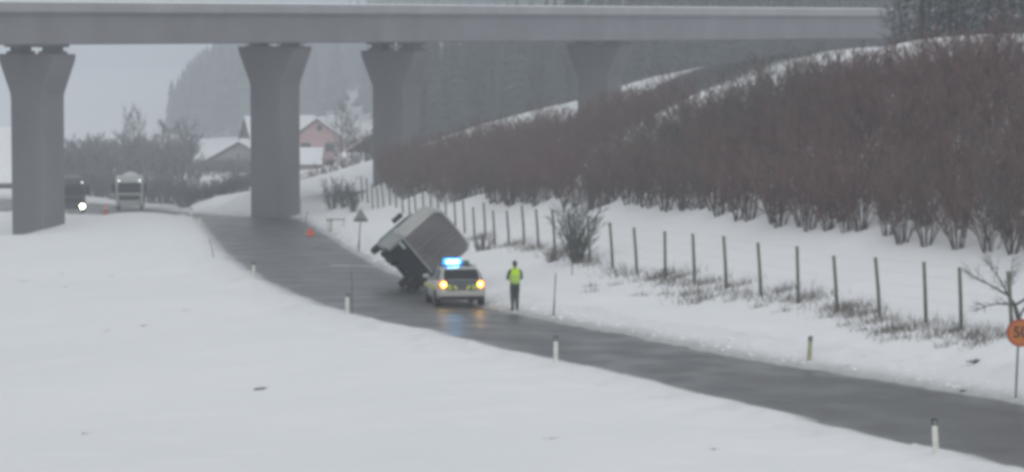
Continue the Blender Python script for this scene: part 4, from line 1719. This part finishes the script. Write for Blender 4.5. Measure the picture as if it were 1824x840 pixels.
    for zz_, rx, ry, oy in ((1.615, 0.070, 0.062, -0.025), (1.66, 0.082, 0.085, -0.018), (1.71, 0.088, 0.102, 0.004), (1.76, 0.080, 0.095, 0.008), (1.80, 0.055, 0.065, 0.006), (1.815, 0.02, 0.025, 0.004)):
        rings.append([(math.cos(t) * rx * k, (oy + math.sin(t) * ry * (0.55 if (math.sin(t) > 0 and zz_ < 1.72) else 1.0)) * k, zz_ * k) for t in np.linspace(0, 2 * math.pi, 18, endpoint=False)])
    q.loft(rings).build('cap' if cap else 'hair', 'hair', root, smooth=True)
    if vest:
        vm = skin_mesh([(0, 0, 0.93 * k), (0, 0.0, 1.10 * k), (0, -0.01, 1.30 * k), (0, -0.02, 1.45 * k), (0.13 * k, -0.02, 1.47 * k), (-0.13 * k, -0.02, 1.47 * k)], [(0, 1), (1, 2), (2, 3), (3, 4), (3, 5)],
                       [(0.205 * k, 0.165 * k), (0.20 * k, 0.16 * k), (0.22 * k, 0.165 * k), (0.18 * k, 0.125 * k), (0.10 * k, 0.10 * k), (0.10 * k, 0.10 * k)], 0, 2, 'vest')
        vm.materials.clear()
        vo = link('vest', vm, 'hi_vis', root, smooth=True)
        for zz_, rx, ry in ((1.08, 0.212, 0.172), (1.24, 0.226, 0.176)):
            q = MB()
            rg = [[(math.cos(t) * (rx + 0.004) * k, math.sin(t) * (ry + 0.004) * k, z2 * k) for t in np.linspace(0, 2 * math.pi, 28, endpoint=False)] for z2 in (zz_ - 0.025, zz_ + 0.025)]
            q.loft(rg, cap=False).build('reflective_band', 'hi_vis_tape', vo, fix=True)
    return root


arms_front = {-1: ((-0.275, 0.03, 1.17), (-0.15, 0.24, 1.13), (-0.08, 0.30, 1.16)), 1: ((0.275, 0.03, 1.17), (0.15, 0.24, 1.13), (0.08, 0.30, 1.16))}
arms_side = {-1: ((-0.27, -0.03, 1.18), (-0.28, 0.06, 0.94), (-0.28, 0.09, 0.86)), 1: ((0.27, -0.03, 1.18), (0.26, 0.10, 0.96), (0.25, 0.14, 0.89))}
px_, py_, pz_ = road_hit(917, 556)
person('person', (px_, py_, max(road_top(px_, py_), gz(px_, py_)) - 0.01), math.radians(12), 'person in yellow reflective vest and dark trousers standing beside the police car', 'cloth_green', 'cloth_dark', True, arms_front, 1.82)
px_, py_, pz_ = road_hit(731, 508)
person('person', (px_, py_, max(road_top(px_, py_), gz(px_, py_)) - 0.01), math.radians(-20), 'person in dark clothing standing in front of the overturned truck', 'cloth_navy', 'cloth_navy', False, arms_side, 1.76, 0.4)

# ------------------------------------------------------------------ houses in the valley
def house(name, px, Y, ridge_py, eave_py, base_py, halfpx, depth, rz, label, wallm, wins=(), snow_t=0.28, chimney=None, roofm='roof_edge', over=0.5):
    s = F / Y
    x0, y0, _ = at(px, base_py, Y)
    zb = at(px, base_py, Y)[2]
    ze = at(px, eave_py, Y)[2]
    zr = at(px, ridge_py, Y)[2]
    hw_ = halfpx / s
    root = empty(name, (x0, y0, zb), rz, label, 'house')
    he, hr = ze - zb, zr - zb
    g = gz(x0, y0) - zb - 1.5
    q = MB()
    q.prism([(-hw_, g), (hw_, g), (hw_, he), (0, hr), (-hw_, he)], 0, depth)
    q.build('wall', wallm, root)
    sl = (hr - he) / hw_
    for sd in (-1, 1):
        q = MB()
        e = hw_ + over
        pts = [(0.0, hr + 0.02), (sd * e, he - sl * over + 0.02), (sd * e, he - sl * over + 0.24), (0.0, hr + 0.26)]
        rf_ = q.prism(pts, -over, depth + over).build('roof', roofm, root)
        q = MB()
        pts = [(0.0, hr + 0.262), (sd * (e - 0.05), he - sl * over + 0.242), (sd * (e - 0.05), he - sl * over + 0.24 + snow_t), (0.0, hr + 0.26 + snow_t)]
        q.prism(pts, -over + 0.06, depth + over - 0.06).build('snow_cover', 'snow', rf_)
    for (wx, wz, ww, wh) in wins:
        q = MB()
        q.box((wx, -0.03, wz), (ww + 0.16, 0.08, wh + 0.16))
        fr = q.build('window', 'frame', root)
        q = MB()
        q.box((wx, -0.08, wz), (ww, 0.03, wh))
        q.build('pane', 'window', fr)
    if chimney:
        cx2, cy2, hgt = chimney
        q = MB()
        q.box((cx2, cy2, hr + hgt / 2 - 0.8), (0.7, 0.7, hgt + 1.6))
        ch = q.build('chimney', 'grey_wall', root)
        q = MB()
        q.box((cx2, cy2, hr + hgt + 0.12), (0.85, 0.85, 0.24))
        q.build('snow_cap', 'snow', ch)
    return root


house('house', 566, 470, 214, 250, 303, 52, 11, math.radians(-14), 'pink gabled house with snow on its roof between the viaduct piers', 'pink_wall',
      [(0.35, 6.8, 0.8, 0.9), (2.1, 3.7, 1.6, 1.3), (-2.0, 3.7, 1.6, 1.3), (2.1, 1.1, 1.4, 1.2)])
house('shed', 571, 430, 269, 290, 322, 24, 4, math.radians(90), 'small beige shed with thick snow roof below the pink house', 'beige_wall')
house('barn', 668, 410, 238, 285, 320, 70, 12, math.radians(-8), 'dark wooden barn with snow lined gable behind the viaduct pier', 'dark_wood', [(-2.6, 2.2, 1.0, 1.0)], snow_t=0.22)
house('shed', 650, 385, 279, 300, 330, 50, 3.0, math.radians(80), 'low lean-to shed with a broad snowy roof in front of the dark barn', 'grey_wall')
house('house', 428, 440, 255, 297, 338, 84, 9, math.radians(-24), 'grey gabled house with snowy roof beside the viaduct pier and the road bank', 'grey_wall',
      [(-1.6, 3.9, 1.3, 1.3), (1.6, 3.9, 1.3, 1.3)], chimney=(-1.6, 4.0, 0.3))
house('house', 440, 500, 212, 262, 320, 40, 12, math.radians(-65), 'tall house with steep snow covered roof behind the grey gabled house', 'dark_wood', [(0, 6.0, 1.0, 1.2)])
house('house', -62, 330, 236, 318, 400, 60, 10, math.radians(-75), 'house with large snowy roof at the edge behind the viaduct pier', 'grey_wall', [(0.0, 3.0, 1.0, 1.2)])

# ------------------------------------------------------------------ bare trees beyond the trucks
def bare_tree_mesh(seed, h, nb=13, tw=0.035):
    r6 = random.Random(seed)
    a, b = MB(), MB()
    pts = limb(a, r6, Vector((0, 0, -0.5)), Vector((0, 0, 1)), h * 0.85, h * 0.022, 7, 0.06, 0.1, 5)
    for i in range(nb):
        f = 0.12 + 0.86 * i / nb
        j = min(int(f * 7), 6)
        p = pts[j].lerp(pts[j + 1], f * 7 - j)
        th = i * 2.4 + r6.random()
        d = Vector((math.cos(th), math.sin(th), r6.uniform(0.5, 1.1)))
        bp2 = limb(a, r6, p, d, h * r6.uniform(0.25, 0.42) * (1.1 - 0.5 * f), h * 0.009, 4, 0.12, 0.08, 3)
        for k in range(9):
            jj = r6.randrange(1, 5)
            sp = limb(b, r6, bp2[jj], d + Vector((r6.gauss(0, 0.7), r6.gauss(0, 0.7), r6.gauss(0.2, 0.5))), h * r6.uniform(0.08, 0.17), tw * 0.8, 2, 0.2, 0.05, 3)
            for m_ in range(5):
                ribbon(b, r6, sp[r6.randrange(3)], d * 0.6 + Vector((r6.gauss(0, 0.7), r6.gauss(0, 0.7), r6.gauss(0.3, 0.6))), h * r6.uniform(0.04, 0.1), tw)
    return a, b


btp = []
for k in range(4):
    a, b = bare_tree_mesh(300 + k, 8.0)
    btp.append((to_mesh(a, 'trunk', 'bark'), to_mesh(b, 'crown', 'twig_hazed')))
r7 = random.Random(21)
tree_spots = []
for i in range(64):
    px = 112 + i * 3.7 + r7.uniform(-3, 3)
    Y = r7.uniform(320, 385)
    tree_spots.append((px, Y, r7.uniform(0.56, 0.76)))
tree_spots += [(232, 372, 1.24), (247, 380, 1.21), (300, 370, 0.98), (322, 370, 0.95)]
for px, Y, sc in tree_spots:
    x = colx(px, Y)
    tall = sc > 1.2
    o = empty('tree', (x, Y, gz(x, Y)), r7.random() * 6, 'taller slim leafless tree rising above the grey tree belt behind the trucks' if tall else 'leafless grey tree in the dense belt behind the waiting trucks', 'tree',
              'taller trees above the belt' if tall else 'tree belt behind the trucks')
    o.scale = (sc * (0.45 if tall else 1.1), sc * (0.45 if tall else 1.1), sc)
    t_ = btp[r7.randrange(4)]
    copy_obj('trunk', t_[0], o)
    copy_obj('crown', t_[1], o)
# yard trees near the pink house
for px, Y, sc in [(607, 440, 1.35), (628, 455, 1.0)]:
    x = colx(px, Y)
    o = empty('tree', (x, Y, gz(x, Y)), r7.random() * 6, 'slim leafless yard tree between the pink house and the dark barn', 'tree', 'yard trees beside the pink house')
    o.scale = (sc * 0.8, sc * 0.8, sc)
    t_ = btp[r7.randrange(4)]
    copy_obj('trunk', t_[0], o)
    copy_obj('crown', t_[1], o)
# hedge along the far side of the lower road
for k in range(56):
    px = 116 + k * 5.9 + r7.uniform(-2, 2)
    Y = np.interp(px, [116, 222, 250, 310, 335, 345, 440], [306, 292, 286, 274, 264, 266, 268]) + r7.uniform(0, 3)
    x = colx(px, Y)
    o = empty('bush', (x, Y, gz(x, Y)), r7.random() * 6, 'grey leafless bush in the roadside hedge behind the waiting trucks', 'bush', 'hedge bushes behind the waiting trucks')
    sc = r7.uniform(0.7, 0.95) * (0.8 if px > 338 else 1.0)
    o.scale = (sc * 1.3, sc * 1.3, sc)
    t_ = protos[k % 7]
    copy_obj('stems', t_[0], o)
    copy_obj('twigs', hedge_tw[k % 7], o)
for k in range(16):
    px, Y = 338 + k * 7 + r7.uniform(-3, 3), r7.uniform(335, 395)
    x = colx(px, Y)
    o = empty('bush', (x, Y, gz(x, Y)), r7.random() * 6, 'pale grey garden bush in front of the grey gabled house', 'bush', 'garden bushes before the grey house')
    sc = r7.uniform(0.55, 0.85)
    o.scale = (sc * 1.4, sc * 1.4, sc)
    copy_obj('stems', protos[k % 7][0], o)
    copy_obj('twigs', hedge_tw[k % 7], o)
# grey hedge of bushes below the houses
for k, (px, Y) in enumerate([(556, 300), (570, 296), (585, 300), (600, 292), (618, 290), (636, 286), (652, 284), (545, 305)]):
    x = colx(px, Y)
    o = empty('bush', (x, Y, gz(x, Y)), r7.random() * 6, 'grey leafless bush in the row below the pink house', 'bush', 'bushes below the houses')
    sc = r7.uniform(0.75, 1.0)
    o.scale = (sc, sc, sc)
    t_ = protos[k % 7]
    copy_obj('stems', t_[0], o)
    copy_obj('twigs', t_[1], o)

# ------------------------------------------------------------------ spruces on the hill crest, upper right
def spruce_meshes(seed, h, dense=1.0):
    r8 = random.Random(seed)
    a, b, c = MB(), MB(), MB()
    a.tube([(0, 0, -0.5), (0.05, 0, h * 0.4), (0, 0, h)], [0.20, 0.15, 0.03], 8)
    n = int(h * 9 * dense)
    for i in range(n):
        f = (i + r8.random()) / n
        z = 0.3 + f * (h - 0.3)
        L = (1 - f) * 2.6 * r8.uniform(0.6, 1.1) + 0.25
        th = i * 2.399 + r8.random() * 0.6
        d = Vector((math.cos(th), math.sin(th), -0.12 + 0.4 * f))
        p = Vector((0, 0, z))
        pts = [p, p + d * L * 0.4, p + d * L * 0.75 + Vector((0, 0, -0.10 * L)), p + d * L + Vector((0, 0, -0.16 * L))]
        a.tube(pts, [0.03, 0.022, 0.014, 0.005], 3, cap=False)
        u = Vector((-d.y, d.x, 0)).normalized()
        for k in range(int(30 * L / 2 + 6)):
            g = r8.uniform(0.15, 1.0)
            jj = min(int(g * 3), 2)
            q_ = pts[jj].lerp(pts[jj + 1], g * 3 - jj)
            s = r8.choice((-1, 1))
            dd_ = u * s * r8.uniform(0.5, 1) + d * r8.uniform(0.2, 0.8) + Vector((0, 0, r8.uniform(-0.7, 0.1)))
            LL = r8.uniform(0.25, 0.6) * (1.1 - 0.5 * g)
            w_ = 0.07
            e = q_ + dd_.normalized() * LL
            tgt = c if r8.random() < 0.16 else b
            up = Vector((0, 0, 1)).cross(dd_).normalized() * w_
            tgt.add([q_ + up * 0.4, q_ - up * 0.4, e - up * 0.6, e + up * 0.6], [(0, 1, 2, 3)])
    return a, b, c


sp_protos = []
for k in range(3):
    a, b, c = spruce_meshes(400 + k, 11.0)
    sp_protos.append((to_mesh(a, 'trunk', 'bark'), to_mesh(b, 'crown', 'needles'), to_mesh(c, 'frosted_tips', 'frost')))
for px, Y, sc in [(1604, 186, 0.5), (1640, 158, 0.9), (1668, 176, 0.8), (1690, 157, 0.6), (1712, 168, 1.1), (1738, 180, 0.85), (1780, 156, 1.2), (1800, 178, 0.8), (1838, 165, 1.1)]:
    x = colx(px, Y)
    o = empty('spruce_tree', (x, Y, gz(x, Y) - 0.1), r7.random() * 6, 'dark spruce tree with frosted tips standing on the crest above the thicket', 'tree', 'spruces on the hill crest')
    o.scale = (sc, sc, sc)
    t_ = sp_protos[r7.randrange(3)]
    for nm, m_ in zip(('trunk', 'crown', 'frosted_tips'), t_):
        copy_obj(nm, m_, o)

for px, Y, sc in [(1590, 172, 0.55), (1622, 166, 0.65), (1655, 165, 0.75), (1700, 164, 0.7), (1755, 160, 0.8), (1768, 172, 0.7), (1818, 159, 0.6)]:
    x = colx(px, Y)
    o = empty('tree', (x, Y, gz(x, Y) - 0.1), r7.random() * 6, 'leafless tree among the dark spruces on the crest above the thicket', 'tree', 'leafless trees on the hill crest')
    o.scale = (sc, sc, sc * 0.9)
    t_ = btp[r7.randrange(4)]
    copy_obj('trunk', t_[0], o)
    copy_obj('crown', t_[1], o)

# ------------------------------------------------------------------ distant wooded hill
def far_tree(seed):
    r9 = random.Random(seed)
    q = MB()
    n = 9
    q.tube([(0, 0, -1), (0, 0, 4)], 0.25, 5)
    z = 1.5
    tiers = 7
    for k in range(tiers):
        f = k / tiers
        rb = (1 - f) * 3.4 + 0.3
        ztop = z + 5.0 * (1 - 0.35 * f)
        base = [(math.cos(2 * math.pi * (j + r9.random() * 0.5) / n) * rb * r9.uniform(0.55, 1.15), math.sin(2 * math.pi * (j + r9.random() * 0.5) / n) * rb * r9.uniform(0.55, 1.15), z + r9.uniform(-0.7, 0.5)) for j in range(n)]
        q.add(base + [(0, 0, ztop)], [(j, (j + 1) % n, n) for j in range(n)])
        z += 2.75
    return q


def slope_tree(seed):
    r9 = random.Random(seed)
    q = MB()
    q.tube([(0, 0, -1), (0, 0, 3)], 0.22, 4)
    H_, tiers, n = 19.0, 15, 16
    for k in range(tiers):
        f = k / tiers
        z = 1.0 + (H_ - 1.6) * f
        rb = 3.1 * (1 - f) ** 0.85 + 0.15
        ph = r9.random() * 6
        base = []
        for j in range(n):
            rd = rb * (r9.uniform(0.75, 1.2) if j % 2 else r9.uniform(0.25, 0.5))
            t = ph + 2 * math.pi * j / n
            base.append((math.cos(t) * rd, math.sin(t) * rd, z - 0.35 * rd * r9.uniform(0.5, 1.3)))
        q.add(base + [(0, 0, z + 1.5)], [(j, (j + 1) % n, n) for j in range(n)])
    return q


ft = [far_tree(500 + k) for k in range(5)] + [slope_tree(520 + k) for k in range(4)]
copies = []
r10 = random.Random(77)
for _ in range(3400):
    Y = r10.uniform(960, 1400)
    c_ = r10.uniform(292, 2000)                              # bearing, as a photo column
    x = colx(c_, Y)
    if c_ < 300 + abs(r10.gauss(0, 14)) or (c_ < 335 and Y > 1100):
        continue
    if 556 < c_ < 668 and Y < 1180 and r10.random() > 0.05:     # open meadow on the hillside
        continue
    grow = 0.55 + 0.7 * min(1, (c_ - 292) / 110)
    copies.append((r10.randrange(5), x, Y, 0, r10.uniform(0.95, 1.35) * grow, r10.random() * 6))
for _ in range(3000):
    Y = 400 + 420 * r10.random() ** 1.2
    c_ = r10.uniform(684, 1900)
    copies.append((5 + r10.randrange(4), colx(c_, Y), Y, 0, r10.uniform(0.6, 1.05), r10.random() * 6))
z_ = ground_z([c[1] for c in copies], [c[2] for c in copies])[0]
copies = [(k, x, y, zz_, s, q_) for (k, x, y, _, s, q_), zz_ in zip(copies, z_)]
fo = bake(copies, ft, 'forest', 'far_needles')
tag(fo, 'hazy conifer forest covering the far hill', kind='stuff')

# ------------------------------------------------------------------ haze
hz = MB()
h_lo = float(zz.min()) - 1.0
h_hi = max(CZ + 4, max((o.matrix_world @ Vector(c)).z for o in (fo,) for c in o.bound_box)) + 2.0
hz.box((0, 1225, (h_lo + h_hi) / 2), (3060, 2620, h_hi - h_lo))
haze = hz.build('haze', None)
hm = bpy.data.materials.new('haze')
hm.use_nodes = True
ht = hm.node_tree
for n in list(ht.nodes):
    if n.type == 'BSDF_PRINCIPLED':
        ht.nodes.remove(n)
pv = ht.nodes.new('ShaderNodeVolumePrincipled')
pv.inputs['Color'].default_value = (0.855, 0.89, 0.935, 1)
pv.inputs['Density'].default_value = 0.00102
pv.inputs['Anisotropy'].default_value = 0.2
ht.links.new(pv.outputs[0], [n for n in ht.nodes if n.type == 'OUTPUT_MATERIAL'][0].inputs['Volume'])
haze.data.materials.append(hm)
tag(haze, 'thin winter haze hanging in the valley', kind='stuff')
print('objects', len(bpy.data.objects))
